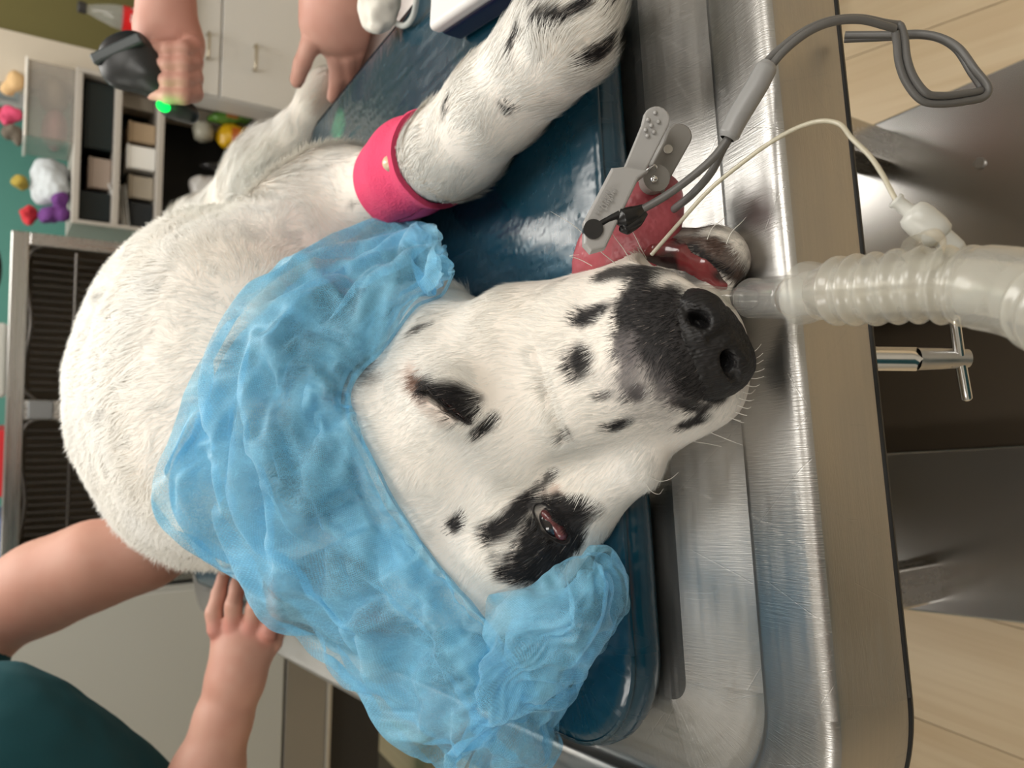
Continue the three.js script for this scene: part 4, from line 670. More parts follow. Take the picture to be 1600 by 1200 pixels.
    const uv = g.attributes.uv; for (let i = 0; i < uv.count; i++) uv.setXY(i, uv.getX(i) * len, uv.getY(i) * wid);
    return part(name, g, M.cap, t);
  }
  // front sheet: stations run from the lobe beside the foreleg round the crown to the lower tip. Each: inner edge on the face ... outer edge on the body
  const st = [
    [[708, 428], [706, 412], [698, 392], [684, 376], [672, 368]],
    [[690, 462], [672, 436], [652, 400], [625, 372], [602, 361]],
    [[648, 482], [622, 462], [590, 428], [550, 396], [520, 402]],
    [[600, 545], [566, 520], [520, 486], [470, 452], [418, 466]],
    [[552, 592], [516, 572], [460, 556], [398, 534], [352, 545]],
    [[546, 650], [500, 640], [430, 640], [352, 642], [296, 652]],
    [[582, 716], [530, 730], [440, 742], [345, 752], [258, 768]],
    [[626, 796], [575, 810], [490, 836], [400, 850], [316, 848]],
    [[680, 876], [640, 900], [570, 930], [490, 938], [402, 914]],
    [[736, 940], [705, 970], [650, 1005], [578, 1022], [492, 1003]],
    [[790, 1010], [765, 1040], [715, 1070], [660, 1092], [576, 1073]],
    [[832, 1074], [808, 1100], [765, 1130], [724, 1148], [655, 1147]],
    [[822, 1096], [800, 1130], [770, 1165], [735, 1190], [710, 1196]],
  ];
  const ctrl = st.map((row, i) => {
    const zi = i < 9 ? hitZ(...row[0], 0.46) : 0.452 - 0.002 * (i - 9), zo = i < 8 ? Math.min(hitZ(...row[4], 0.6), 0.64) : 0.56 - 0.018 * (i - 8);
    const k = [0, 0.14, 0.36, 0.66, 1], lift = [0.003, 0.017, 0.026, 0.024, 0.004];
    return row.map(([x, y], j) => P(x, y, lerp(zi, zo, k[j]) - lift[j]));
  });
  sheet('front_sheet', ctrl, 78, 24, 0.008, 3, 0.85, 0.24, 1.10, 1.30, 6, 140, 0.030);
  const inner = ctrl.map((row) => { const c = row[2].clone(); return row.map((p, j) => p.clone().lerp(c, 0.10).addScaledVector(FWD, [0.0, 0.006, 0.012, 0.012, 0.003][j])); });
  sheet('inner_sheet', inner, 64, 20, 0.001, 17, 0.85, 0.24, 1.08, 1.22, 4, 100, 0.018);
  // gathered hem where the elastic runs
  const hem = []; for (let i = 0; i <= 240; i++) { const u = i / 240, p = line(ctrl.map((q) => q[0]), u); hem.push(p.addScaledVector(FWD, -0.003 + 0.0015 * noise3(u * 40, 1, 2))); }
  part('elastic_hem', tube(hem, 0.0011, 480, 7), M.cap, t);
  // the part of the cap trapped between the cheek and the pad
  const tail = [[[765, 930], [842, 912], [893, 882], [926, 858], [950, 868]], [[765, 1000], [838, 972], [898, 940], [946, 915], [974, 934]], [[750, 1080], [815, 1052], [866, 1022], [908, 1004], [938, 1002]], [[730, 1150], [786, 1128], [834, 1108], [868, 1088], [890, 1062]], [[706, 1220], [762, 1218], [810, 1216], [840, 1206], [862, 1180]]];
  const hts = [[1.02, 1.012, 1.0, 0.985, 0.968], [1.03, 1.03, 1.022, 1.0, 0.966], [1.02, 1.03, 1.025, 1.0, 0.967], [1.0, 1.015, 1.01, 0.99, 0.968], [0.975, 0.985, 0.985, 0.975, 0.966]];
  const tc = tail.map((row, i) => row.map(([x, y], j) => PH(x, y, hts[i][j])));
  sheet('under_sheet', tc, 26, 20, 0.003, 29, 0.30, 0.22, 1.12, 1.20, 6, 120, 0.022);
  const tc2 = tc.map((row) => row.map((p, j) => p.clone().lerp(tc[2][2], 0.06).addScaledVector(V(0, -1, 0), [0.01, 0.015, 0.014, 0.008, 0.001][j])));
  sheet('under_sheet', tc2, 22, 18, 0, 41, 0.30, 0.22, 1.10, 1.12, 4, 80, 0.012);
}

// ================================================================ PEOPLE
{
  const skinTone = (base) => (x, y, z, o) => { const n = 0.06 * noise3(x * 30, y * 30, z * 30) + 0.04 * noise3(x * 110, y * 110, z * 110); o[0] = base[0] * (1 + n * 0.6); o[1] = base[1] * (1 + n * 1.6); o[2] = base[2] * (1 + n * 1.8); };
  const cloth = texture(256, 256, (u, v, c) => grey(c, 128 + 60 * (per2(u, v, 128, 128, 4) - 0.5) + 80 * (per(u, v, 9, 2) - 0.5))); cloth.repeat.set(8, 8);
  const skinMat = (r = 0.55) => mat(0xffffff, r, 0, { vertexColors: true, sheen: 0.1 });
  function head(F, c, face, k) {   // head centre, facing direction
    const f = face.clone().normalize(), s = V(0, 1, 0).cross(f).normalize(), at = (a, b, d) => c.clone().addScaledVector(f, a).addScaledVector(s, b).add(V(0, d, 0));
    F.ell(c, f, s, V(0, 1, 0), [0.098, 0.076, 0.115], 0.02); F.ell(at(0.03, 0, -0.06), f, s, V(0, 1, 0), [0.062, 0.058, 0.068], 0.03);
    F.cone(at(0.092, 0, 0.02), at(0.112, 0, -0.022), 0.007, 0.012, 0.012); F.cone(at(0.086, -0.018, -0.055), at(0.086, 0.018, -0.055), 0.007, 0.007, 0.008);
    for (const q of [-1, 1]) { F.ell(at(-0.005, q * 0.076, -0.005), f, s, V(0, 1, 0), [0.018, 0.008, 0.03], 0.006); F.cutEll(at(0.099, q * 0.032, 0.012), f, s, V(0, 1, 0), [0.008, 0.014, 0.008], 0.008); F.cone(at(0.088, q * 0.015, 0.034), at(0.08, q * 0.05, 0.034), 0.007, 0.005, 0.01); }
    return { at, f, s };
  }
  function eyesAndHair(T, h, hairColor) {
    for (const q of [-1, 1]) { const g = new THREE.SphereGeometry(0.011, 16, 12); g.translate(...h.at(0.083, q * 0.032, 0.012).toArray()); part('eye', g, mat(lin(0.6, 0.58, 0.55), 0.2), T); const p = new THREE.SphereGeometry(0.0055, 12, 8); p.translate(...h.at(0.0895, q * 0.032, 0.012).toArray()); part('iris', p, mat(lin(0.05, 0.03, 0.02), 0.2), T); }
    const H2 = new Field(); H2.ell(h.at(-0.018, 0, 0.03), h.f, h.s, V(0, 1, 0), [0.1, 0.086, 0.105], 0.02); H2.ell(h.at(-0.105, 0, 0.02), h.f, h.s, V(0, 1, 0), [0.04, 0.045, 0.05], 0.02);
    H2.cutEll(h.at(0.11, 0, -0.04), h.f, h.s, V(0, 1, 0), [0.075, 0.075, 0.09], 0.01); H2.warp = (x, y, z) => 0.003 * noise3(x * 120, y * 40, z * 120); part('hair', H2.mesh(0.007), mat(hairColor, 0.6), T);
  }
  // finger chain: points get radii of a tapering finger
  const finger = (F, pts, r = 0.0088) => F.chain(pts, pts.map((_, i) => r * (1 - 0.09 * i)), 0.004);
  const px = (Z) => (list) => list.map(([x, y, dz = 0]) => P(x, y, Z + dz));

  // ---- helper on the left, leaning over the dog's back
  {
    const T = thing('person', 'person in dark teal scrubs leaning over the dog\'s back with both arms', 'person');
    const F = new Field();
    const pelvis = V(-0.88, 0.92, -0.97), chest = V(-0.45, 1.29, -0.95), nk = V(-0.43, 1.44, -0.92);
    F.chain([pelvis, chest], [0.125, 0.125], 0.06); F.chain([V(-0.47, 1.34, -1.06), V(-0.47, 1.34, -0.78)], [0.075, 0.075], 0.05); F.chain([chest, nk, nk.clone().add(V(0.03, 0.09, 0))], [0.1, 0.055, 0.052], 0.03);
    for (const s of [-1, 1]) F.chain([pelvis.clone().add(V(0, -0.03, s * 0.09)), V(-0.84, 0.5, -0.95 + s * 0.1), V(-0.88, 0.09, -0.95 + s * 0.1), V(-0.75, 0.04, -0.95 + s * 0.11)], [0.095, 0.062, 0.042, 0.035], 0.03);
    const h = head(F, V(-0.36, 1.63, -0.92), V(0.8, -0.6, 0.05));
    // far (left) arm, hand hidden behind the dog
    const eL = P(70, 915, 0.98), wL = P(300, 835, 1.02);
    F.chain([V(-0.46, 1.35, -1.06), P(-60, 985, 0.97), eL], [0.056, 0.054, 0.053], 0.03); F.chain([eL, P(150, 882, 0.985), P(230, 862, 1.0), wL], [0.053, 0.051, 0.043, 0.032], 0.03);
    const palmL = P(350, 810, 1.06); F.chain([wL, palmL], [0.03, 0.03], 0.02); for (let i = 0; i < 4; i++) finger(F, px(1.06)([[350 + i * 12, 800 + i * 4], [385 + i * 10, 790 + i * 6, 0.02], [405 + i * 8, 795 + i * 7, 0.05]])); finger(F, px(1.05)([[350, 790], [372, 770], [395, 765, 0.01]]));
    // near (right) arm and hand pressing on the dog's side
    const eR = P(300, 1420, 0.80), wR = P(368, 1062, 0.855);
    F.chain([V(-0.47, 1.34, -0.76), eR], [0.056, 0.046], 0.03);
    const base = new Field();   // hand on its own finer grid
    base.chain([eR, P(322, 1215, 0.83), P(350, 1120, 0.845), wR, P(376, 1028, 0.862)], [0.046, 0.0365, 0.0275, 0.0240, 0.0235], 0.02);
    base.chain([wR, P(346, 992, 0.866)], [0.020, 0.0118], 0.02); base.chain([wR, P(370, 988, 0.862)], [0.020, 0.0122], 0.02); base.chain([wR, P(396, 990, 0.864)], [0.020, 0.0118], 0.02); base.chain([wR, P(418, 998, 0.870)], [0.018, 0.0110], 0.02);
    const fg = [[[338, 984], [334, 958, 0.004], [342, 928, 0.014], [350, 898, 0.024]], [[364, 978], [365, 946, 0.0], [371, 916, 0.012], [378, 890, 0.022]], [[392, 980], [398, 950, 0.0], [402, 922, 0.012], [404, 896, 0.022]], [[418, 988], [428, 962, 0.004], [428, 936, 0.014], [424, 912, 0.024]]];
    for (const f of fg) finger(base, px(0.858)(f), 0.0102);
    finger(base, px(0.87)([[404, 1040], [428, 1005, 0.004], [440, 975, 0.01], [436, 950, 0.016]]), 0.0095);
    const tone = skinTone([0.60, 0.315, 0.24]), toneHand = (x, y, z, o) => { tone(x, y, z, o); let d = 1; for (const f of fg) { const q = P(f[0][0], f[0][1], 0.858); d = Math.min(d, Math.hypot(x - q.x, y - q.y, z - q.z)); } const k = 0.45 * (1 - sstep(0.006, 0.02, d)); o[1] *= 1 - k * 0.5; o[2] *= 1 - k * 0.4; };
    const hb = base.bounds(0.01);
    const body = F.mesh(0.011, null, tone), hand = base.mesh(0.0032, hb, toneHand);
    part('body', mergeGeometries([body, hand]), skinMat(), T);
    const ring = new THREE.TorusGeometry(0.0105, 0.0016, 8, 24); orient(ring, P(426, 962, 0.866), V(0.2, 0.3, 1)); part('ring', ring, M.chrome, T);
    eyesAndHair(T, h, lin(0.05, 0.03, 0.02));
    // scrubs
    const C = new Field(), up = 0.014; C.chain([pelvis.clone().add(V(0, -0.06, 0)), pelvis, chest], [0.15, 0.145, 0.142], 0.06); C.chain([V(-0.47, 1.34, -1.06), V(-0.47, 1.34, -0.78)], [0.09, 0.09], 0.06); C.chain([V(-0.46, 1.35, -1.06), P(-75, 990, 0.968)], [0.075, 0.068], 0.04); C.chain([V(-0.47, 1.34, -0.76), V(-0.47, 1.34, -0.76).lerp(eR, 0.6)], [0.075, 0.07], 0.04);
    C.cutCone(nk.clone().add(V(0.02, 0, 0)), nk.clone().add(V(0.06, 0.12, 0)), 0.07, 0.08, 0.01); C.warp = (x, y, z) => 0.006 * noise3(x * 14, y * 9, z * 14) + 0.002 * noise3(x * 45, y * 30, z * 45);
    M.scrubs = mat(lin(0.006, 0.075, 0.095), 0.85, 0, { bumpMap: cloth, bumpScale: 0.0004, sheen: 0.1, sheenColor: lin(0.05, 0.3, 0.35) });
    part('scrub_top', C.mesh(0.010), M.scrubs, T);
    const Q = new Field(); Q.ball(pelvis.clone().add(V(0, -0.08, 0)), 0.148, 0.05); for (const s of [-1, 1]) Q.chain([pelvis.clone().add(V(0, -0.05, s * 0.09)), V(-0.84, 0.5, -0.95 + s * 0.1), V(-0.88, 0.12, -0.95 + s * 0.1)], [0.118, 0.088, 0.078], 0.03); Q.warp = (x, y, z) => 0.006 * noise3(x * 12, y * 8, z * 12);
    part('scrub_trousers', Q.mesh(0.011), M.scrubs, T);
    for (const s of [-1, 1]) { const S2 = new Field(); S2.chain([V(-0.90, 0.055, -0.95 + s * 0.1), V(-0.73, 0.045, -0.95 + s * 0.11)], [0.05, 0.042], 0.02); part('shoe', S2.mesh(0.008, null, null, (x, y, z) => 0.004 - y), mat(lin(0.04, 0.04, 0.045), 0.6), T); }
  }
  // ---- helper on the right: one hand on the hind paw, the other holding the black device
  {
    const T = thing('person', 'person at the far right whose bare hands hold the hind paw and a black device', 'person');
    const F = new Field(), pelvis = V(0.80, 0.93, -1.05), chest = V(0.76, 1.24, -1.03), nk = V(0.73, 1.44, -1.03);
    F.chain([pelvis, chest], [0.125, 0.125], 0.06); F.chain([V(0.75, 1.36, -1.2), V(0.75, 1.36, -0.87)], [0.075, 0.075], 0.05); F.chain([chest, nk, nk.clone().add(V(-0.03, 0.09, 0))], [0.1, 0.055, 0.052], 0.03);
    for (const s of [-1, 1]) F.chain([pelvis.clone().add(V(0, -0.03, s * 0.09)), V(0.81, 0.5, -1.05 + s * 0.1), V(0.83, 0.09, -1.05 + s * 0.1), V(0.70, 0.04, -1.05 + s * 0.11)], [0.095, 0.062, 0.042, 0.035], 0.03);
    const h = head(F, V(0.67, 1.64, -1.03), V(-0.85, -0.5, 0.1));
    const eA = V(0.66, 1.17, -1.12), wA = P(260, -5, 0.86), eB = V(0.60, 1.08, -0.80), wB = P(528, -25, 0.865);
    F.chain([V(0.75, 1.36, -1.2), eA], [0.056, 0.046], 0.03); F.chain([V(0.75, 1.36, -0.87), eB], [0.056, 0.046], 0.03);
    const arms = new Field();
    arms.chain([eA, eA.clone().lerp(wA, 0.45), wA], [0.042, 0.035, 0.0255], 0.02); arms.chain([eB, eB.clone().lerp(wB, 0.45), wB], [0.044, 0.042, 0.034], 0.02);
    // hand A: fist round the device, thumb along its side
    arms.chain([wA, P(262, 36, 0.864), P(278, 70, 0.872), P(280, 120, 0.876)], [0.0255, 0.026, 0.024, 0.018], 0.02); arms.chain([wA, P(240, 50, 0.855), P(240, 66, 0.855)], [0.022, 0.017, 0.014], 0.015);
    for (const y of [72, 97, 122, 146]) finger(arms, px(0.872)([[300, y - 8, 0.0], [303, y, -0.018], [286, y + 5, -0.036], [262, y + 5, -0.040], [241, y + 2, -0.034]]), 0.0108);
    finger(arms, px(0.86)([[236, 52], [230, 84, -0.006], [240, 118, -0.014], [238, 146, -0.018]]), 0.0105);
    // hand B: thumb and fingers pinching the paw
    arms.chain([wB, P(530, 18, 0.872), P(528, 52, 0.882)], [0.034, 0.035, 0.028], 0.02); arms.chain([wB, P(498, 40, 0.87)], [0.03, 0.020], 0.02); arms.chain([wB, P(552, 48, 0.885)], [0.03, 0.020], 0.02);
    finger(arms, px(0.872)([[498, 40], [484, 72, 0.0], [472, 100, 0.004], [464, 126, 0.010]]), 0.0118);
    for (const f of [[[520, 55], [524, 92, 0.012], [526, 124, 0.028], [520, 152, 0.038]], [[538, 55], [544, 88, 0.012], [542, 120, 0.034], [532, 144, 0.05]], [[554, 50], [558, 80, 0.014], [554, 108, 0.04], [542, 130, 0.06]], [[566, 42], [570, 66, 0.014], [564, 92, 0.044], [552, 112, 0.066]]]) finger(arms, px(0.878)(f), 0.0105);
    const tone = skinTone([0.57, 0.295, 0.235]);
    part('body', mergeGeometries([F.mesh(0.012, null, tone), arms.mesh(0.0042, null, tone)]), skinMat(), T);
    eyesAndHair(T, h, lin(0.10, 0.06, 0.03));
    const C = new Field(); C.chain([pelvis.clone().add(V(0, -0.06, 0)), pelvis, chest], [0.15, 0.145, 0.142], 0.06); C.chain([V(0.75, 1.36, -1.2), V(0.75, 1.36, -0.87)], [0.09, 0.09], 0.06); C.chain([V(0.75, 1.36, -1.2), V(0.75, 1.36, -1.2).lerp(eA, 0.6)], [0.075, 0.068], 0.04); C.chain([V(0.75, 1.36, -0.87), V(0.75, 1.36, -0.87).lerp(eB, 0.6)], [0.075, 0.068], 0.04);
    C.cutCone(nk.clone().add(V(-0.02, 0, 0)), nk.clone().add(V(-0.06, 0.12, 0)), 0.07, 0.08, 0.01); C.warp = (x, y, z) => 0.006 * noise3(x * 14, y * 9, z * 14);
    part('scrub_top', C.mesh(0.011), M.scrubs, T);
    const Q = new Field(); Q.ball(pelvis.clone().add(V(0, -0.08, 0)), 0.148, 0.05); for (const s of [-1, 1]) Q.chain([pelvis.clone().add(V(0, -0.05, s * 0.09)), V(0.81, 0.5, -1.05 + s * 0.1), V(0.83, 0.12, -1.05 + s * 0.1)], [0.118, 0.088, 0.078], 0.03);
    part('scrub_trousers', Q.mesh(0.012), M.scrubs, T);
    for (const s of [-1, 1]) { const S2 = new Field(); S2.chain([V(0.85, 0.055, -1.05 + s * 0.1), V(0.68, 0.045, -1.05 + s * 0.11)], [0.05, 0.042], 0.02); part('shoe', S2.mesh(0.008, null, null, (x, y, z) => 0.004 - y), mat(lin(0.04, 0.04, 0.045), 0.6), T); }
  }
  // ---- the photographer, standing before the table's front edge: mirrored in its steel side, between it and the lamps behind
  {
    const T = thing('person', 'person in teal scrubs seen only as a dim reflection in the table\'s steel side', 'person');
    const F = new Field(), pelvis = V(-0.20, 0.93, 0.48), chest = V(-0.17, 1.25, 0.47), nk = V(-0.14, 1.44, 0.45), foot = [-0.11, 0.10], tone = skinTone([0.57, 0.30, 0.235]);
    F.chain([pelvis, chest], [0.12, 0.125], 0.06); F.chain([V(-0.33, 1.36, 0.47), V(0.0, 1.36, 0.47)], [0.07, 0.07], 0.05); F.chain([chest, nk, V(-0.14, 1.53, 0.43)], [0.1, 0.055, 0.052], 0.03);
    for (const s of foot) F.chain([pelvis.clone().add(V(s * 0.8, -0.03, 0)), V(-0.2 + s, 0.5, 0.46), V(-0.2 + s, 0.09, 0.47), V(-0.2 + s * 1.2, 0.04, 0.34)], [0.095, 0.062, 0.042, 0.035], 0.03);
    const h = head(F, V(-0.13, 1.63, 0.41), V(0.15, -0.45, -1)), arms = new Field();
    for (const [sx, hx] of [[-0.34, -0.10], [0.01, 0.05]]) { const e = V(sx * 1.15 + (sx > 0 ? 0.07 : 0), 1.12, 0.38), w = V(hx, 1.19, 0.19); F.chain([V(sx, 1.35, 0.47), e], [0.054, 0.045], 0.03); arms.chain([e, w, V(hx * 0.9, 1.225, 0.14)], [0.043, 0.027, 0.026], 0.02); for (let i = 0; i < 4; i++) finger(arms, [V(hx * 0.9, 1.20 + i * 0.018, 0.125), V(hx * 0.9 - 0.006, 1.205 + i * 0.018, 0.095), V(hx * 0.6, 1.205 + i * 0.018, 0.075), V(hx * 0.4, 1.205 + i * 0.018, 0.082)], 0.009); finger(arms, [V(hx * 0.9, 1.25, 0.14), V(hx * 0.75, 1.275, 0.12), V(hx * 0.5, 1.28, 0.10)], 0.0098); }
    part('body', mergeGeometries([F.mesh(0.012, null, tone), arms.mesh(0.0045, null, tone)]), skinMat(), T);
    eyesAndHair(T, h, lin(0.04, 0.025, 0.02));
    const C = new Field(); C.chain([pelvis.clone().add(V(0, -0.06, 0)), pelvis, chest], [0.15, 0.142, 0.142], 0.06); C.chain([V(-0.33, 1.36, 0.47), V(0.0, 1.36, 0.47)], [0.086, 0.086], 0.06); C.chain([V(-0.34, 1.35, 0.47), V(-0.375, 1.2, 0.42)], [0.072, 0.066], 0.04); C.chain([V(0.01, 1.35, 0.47), V(0.06, 1.2, 0.42)], [0.072, 0.066], 0.04);
    C.cutCone(nk.clone().add(V(0, 0, -0.02)), nk.clone().add(V(0, 0.12, -0.06)), 0.07, 0.08, 0.01); C.warp = (x, y, z) => 0.006 * noise3(x * 14, y * 9, z * 14); part('scrub_top', C.mesh(0.011), M.scrubs, T);
    const Q = new Field(); Q.ball(pelvis.clone().add(V(0, -0.08, 0)), 0.145, 0.05); for (const s of foot) Q.chain([pelvis.clone().add(V(s * 0.8, -0.05, 0)), V(-0.2 + s, 0.5, 0.46), V(-0.2 + s, 0.12, 0.47)], [0.118, 0.088, 0.078], 0.03); part('scrub_trousers', Q.mesh(0.012), M.scrubs, T);
    for (const s of foot) { const S2 = new Field(); S2.chain([V(-0.2 + s, 0.055, 0.50), V(-0.2 + s * 1.2, 0.045, 0.32)], [0.05, 0.042], 0.02); part('shoe', S2.mesh(0.008, null, null, (x, y, z) => 0.004 - y), mat(lin(0.04, 0.04, 0.045), 0.6), T); }
  }
  // ---- black handheld device with a green lamp
  {
    const T = thing('handheld_scanner', 'black handheld device with a glowing green lamp, gripped in a hand', 'scanner');
    const blk = mat(lin(0.012, 0.013, 0.014), 0.4), F = new Field();
    const a = P(184, 92, 0.83), b = P(232, 120, 0.836), c = P(270, 165, 0.85), d = P(296, 178, 0.858), n = FWD.clone().negate(), u1 = b.clone().sub(a).normalize(), w1 = u1.clone().cross(n).normalize(), n1 = w1.clone().cross(u1);
    F.ell(P(206, 100, 0.832), u1, w1, n1, [0.036, 0.029, 0.013], 0.01); F.ell(P(196, 92, 0.830), u1, w1, n1, [0.020, 0.032, 0.011], 0.01); F.chain([b, c, d], [0.014, 0.012, 0.011], 0.012);
    part('housing', F.mesh(0.003), blk, T);
    const plate = new RoundedBoxGeometry(0.012, 0.058, 0.024, 2, 0.003); orient(plate, P(188, 80, 0.826), P(214, 68, 0.826).sub(P(166, 90, 0.826)), n1); part('end_plate', plate, mat(lin(0.05, 0.06, 0.065), 0.45), T);
    const lens = new THREE.SphereGeometry(1, 20, 14); lens.scale(0.0085, 0.0062, 0.004); lens.applyMatrix4(new THREE.Matrix4().makeBasis(DOWN.clone().addScaledVector(RIGHT, -0.6).normalize(), RIGHT.clone().addScaledVector(DOWN, 0.6).normalize(), FWD.clone().negate()).setPosition(P(255, 166, 0.834)));
    part('lamp_lens', lens, new THREE.MeshStandardMaterial({ color: 0x001a06, emissive: lin(0.0, 1.0, 0.12), emissiveIntensity: 1.6 }), T);
    const L = new THREE.PointLight(lin(0.02, 1, 0.15), 0.0025); L.position.copy(P(256, 167, 0.822)); L.castShadow = true; scene.add(L);
    // narrow beam that lands on the pad beyond the foreleg
    const tgt = PH(528, 200, PADTOP), S = new THREE.SpotLight(lin(0.02, 1, 0.2), 9.0, 0, 0.034, 0.7); S.position.copy(P(268, 176, 0.815)); S.target.position.copy(tgt); S.castShadow = true; scene.add(S); scene.add(S.target);
  }
}

// ================================================================ BACK OF THE ROOM
{
  const white = mat(lin(0.62, 0.61, 0.585), 0.45), greyW = mat(lin(0.47, 0.47, 0.43), 0.5), beige = mat(lin(0.55, 0.49, 0.40), 0.6), dark = mat(lin(0.02, 0.018, 0.016), 0.6), steelB = M.steelPlain, wire = mat(lin(0.10, 0.092, 0.085), 0.35, 0.9);
  // ---- cage bank
  {
    const z = -2.0, c0 = PZ(22, 368, z), t = thing('kennel_cage', 'stainless steel kennel cage with two barred doors behind the dog', 'cage');
    const x0 = PZ(150, 918, z).x, x1 = c0.x + 0.01, y1 = c0.y + 0.005, y0 = 0.12, D = 0.62, w = 0.028;
    const innerM = mat(lin(0.30, 0.26, 0.21), 0.5);
    part('carcass', merged([bx(x0, x1, y1 - 0.004, y1, z - D, z), bx(x0, x0 + 0.004, y0, y1, z - D, z), bx(x1 - 0.004, x1, y0, y1, z - D, z), bx(x0, x1, y0, y0 + 0.004, z - D, z)]), steelB, t);
    part('interior', merged([bx(x0 + 0.005, x1 - 0.005, y0 + 0.005, y1 - 0.006, z - D, z - D + 0.004), bx(x0 + 0.005, x0 + 0.009, y0 + 0.005, y1 - 0.006, z - D, z - 0.02), bx(x1 - 0.009, x1 - 0.005, y0 + 0.005, y1 - 0.006, z - D, z - 0.02), bx(x0 + 0.005, x1 - 0.005, y1 - 0.012, y1 - 0.006, z - D, z - 0.02), bx(x0 + 0.005, x1 - 0.005, 0.62, 0.63, z - D, z - 0.02)]), innerM, t);
    const xm = PZ(40, 640, z).x, post = (a, b, c, d) => part('frame_rail', bx(a, b, c, d, z - 0.02, z + 0.012, 0.003), steelB, t);
    post(x0, x1, y1 - 0.034, y1); post(x0, x0 + w, y0, y1 - 0.034); post(x1 - w, x1, y0, y1 - 0.034); post(xm - 0.022, xm + 0.022, y0, y1 - 0.034); post(x0, x1, 0.60, 0.635); post(x0, x1, y0, y0 + 0.03);
    for (const [a, b] of [[x0 + w, xm - 0.022], [xm + 0.022, x1 - w]]) for (const [lo, hi] of [[0.635, y1 - 0.034], [y0 + 0.03, 0.60]]) {
      const d = sub('door', t), zz = z + 0.006, rod = (p, q, r, n) => part(n, tube([p, p.clone().lerp(q, 0.5), q], r, 2, 6), wire, d);
      part('door_frame', tube([V(a + 0.008, lo + 0.008, zz), V(b - 0.008, lo + 0.008, zz), V(b - 0.008, hi - 0.008, zz), V(a + 0.008, hi - 0.008, zz)].flatMap((p, i, A) => [p, p.clone().lerp(A[(i + 1) % 4], 0.5)]), 0.005, 64, 8, true), wire, d);
      for (let x = a + 0.022; x < b - 0.012; x += 0.0165) rod(V(x, lo + 0.008, zz), V(x, hi - 0.008, zz), 0.0022, 'bar');
      for (const f of [0.3, 0.62, 0.85]) rod(V(a + 0.008, lerp(lo, hi, f), zz + 0.004), V(b - 0.008, lerp(lo, hi, f), zz + 0.004), 0.0035, 'cross_bar');
    }
    part('latch', bx(PZ(45, 870, z).x - 0.03, PZ(45, 870, z).x + 0.03, 1.185, 1.24, z + 0.012, z + 0.02, 0.004), mat(lin(0.25, 0.26, 0.27), 0.4, 0.6), t); part('latch', bx(xm - 0.02, xm + 0.02, y1 - 0.09, y1 - 0.04, z + 0.012, z + 0.02, 0.004), mat(lin(0.25, 0.26, 0.27), 0.4, 0.6), t);
    // things standing on the cage
    const top = y1 + 0.0005, at = (py) => PZ(10, py, z - 0.15).x;
    { const b = thing('storage_box', 'pale plastic box on top of the cage, beside the red carton', 'box'); part('body', bx(at(560) - 0.09, at(560) + 0.08, top, top + 0.11, z - 0.3, z - 0.1, 0.01), greyW, b); part('lid', bx(at(560) - 0.095, at(560) + 0.085, top + 0.11, top + 0.125, z - 0.305, z - 0.095, 0.005), white, b); }
    { const b = thing('carton', 'red and white carton standing on the cage', 'carton'); const x = at(720); part('body', bx(x - 0.075, x + 0.075, top, top + 0.10, z - 0.28, z - 0.08, 0.002), mat(lin(0.55, 0.012, 0.02), 0.5), b); part('label', bx(x - 0.03, x + 0.03, top + 0.03, top + 0.08, z - 0.08, z - 0.0785), white, b); }
    { const b = thing('carton', 'blue and white carton at the left end of the cage top', 'carton'); const x = at(850); part('body', bx(x - 0.07, x + 0.07, top, top + 0.09, z - 0.28, z - 0.08, 0.002), mat(lin(0.10, 0.16, 0.38), 0.5), b); part('label', bx(x - 0.05, x + 0.05, top + 0.015, top + 0.05, z - 0.08, z - 0.0785), white, b); }
    { const b = thing('cable_coil', 'coil of black and teal tubing on the right end of the cage', 'tubing'); const x = at(420); for (let k = 0; k < 5; k++) { const g = new THREE.TorusGeometry(0.055 - k * 0.004, 0.009, 10, 36); g.rotateX(Math.PI / 2 - 0.3 - 0.12 * k); g.translate(x + 0.006 * (k % 2), top + 0.042 + 0.012 * k, z - 0.16); part('loop', g, k === 2 ? mat(lin(0.03, 0.22, 0.22), 0.5) : dark, b); } }
  }
  // ---- grey cabinet left of the cage
  {
    const z = -1.95, t = thing('cabinet', 'plain pale grey cabinet with a steel base rail left of the cage', 'cabinet'), xr = PZ(300, 918, z).x, yb = PZ(446, 1080, z).y, ys = PZ(512, 1080, z).y;
    part('body', bx(-1.45, xr, yb, 1.75, z - 0.6, z - 0.022, 0.004), greyW, t); part('door', bx(-1.44, xr - 0.004, yb + 0.004, 1.74, z - 0.02, z, 0.004), greyW, t);
    part('base_rail', bx(-1.45, xr, ys, yb - 0.002, z - 0.6, z - 0.004, 0.003), mat(lin(0.30, 0.29, 0.27), 0.4, 0.8), t); part('rail_lip', bx(-1.45, xr, ys - 0.012, ys, z - 0.1, z + 0.004, 0.003), mat(lin(0.45, 0.42, 0.36), 0.4, 0.5), t);
    part('plinth', bx(-1.45, xr - 0.01, 0.36, ys - 0.012, z - 0.6, z - 0.06, 0.002), dark, t); for (const x of [-1.42, xr - 0.04]) part('foot', bx(x - 0.02, x + 0.02, 0, 0.36, z - 0.5, z - 0.46), dark, t);
    part('handle', tube([V(-1.38, 1.0, z), V(-1.38, 1.0, z + 0.03), V(-1.38, 1.15, z + 0.03), V(-1.38, 1.15, z)], 0.006, 30, 8), M.chrome, t);
  }
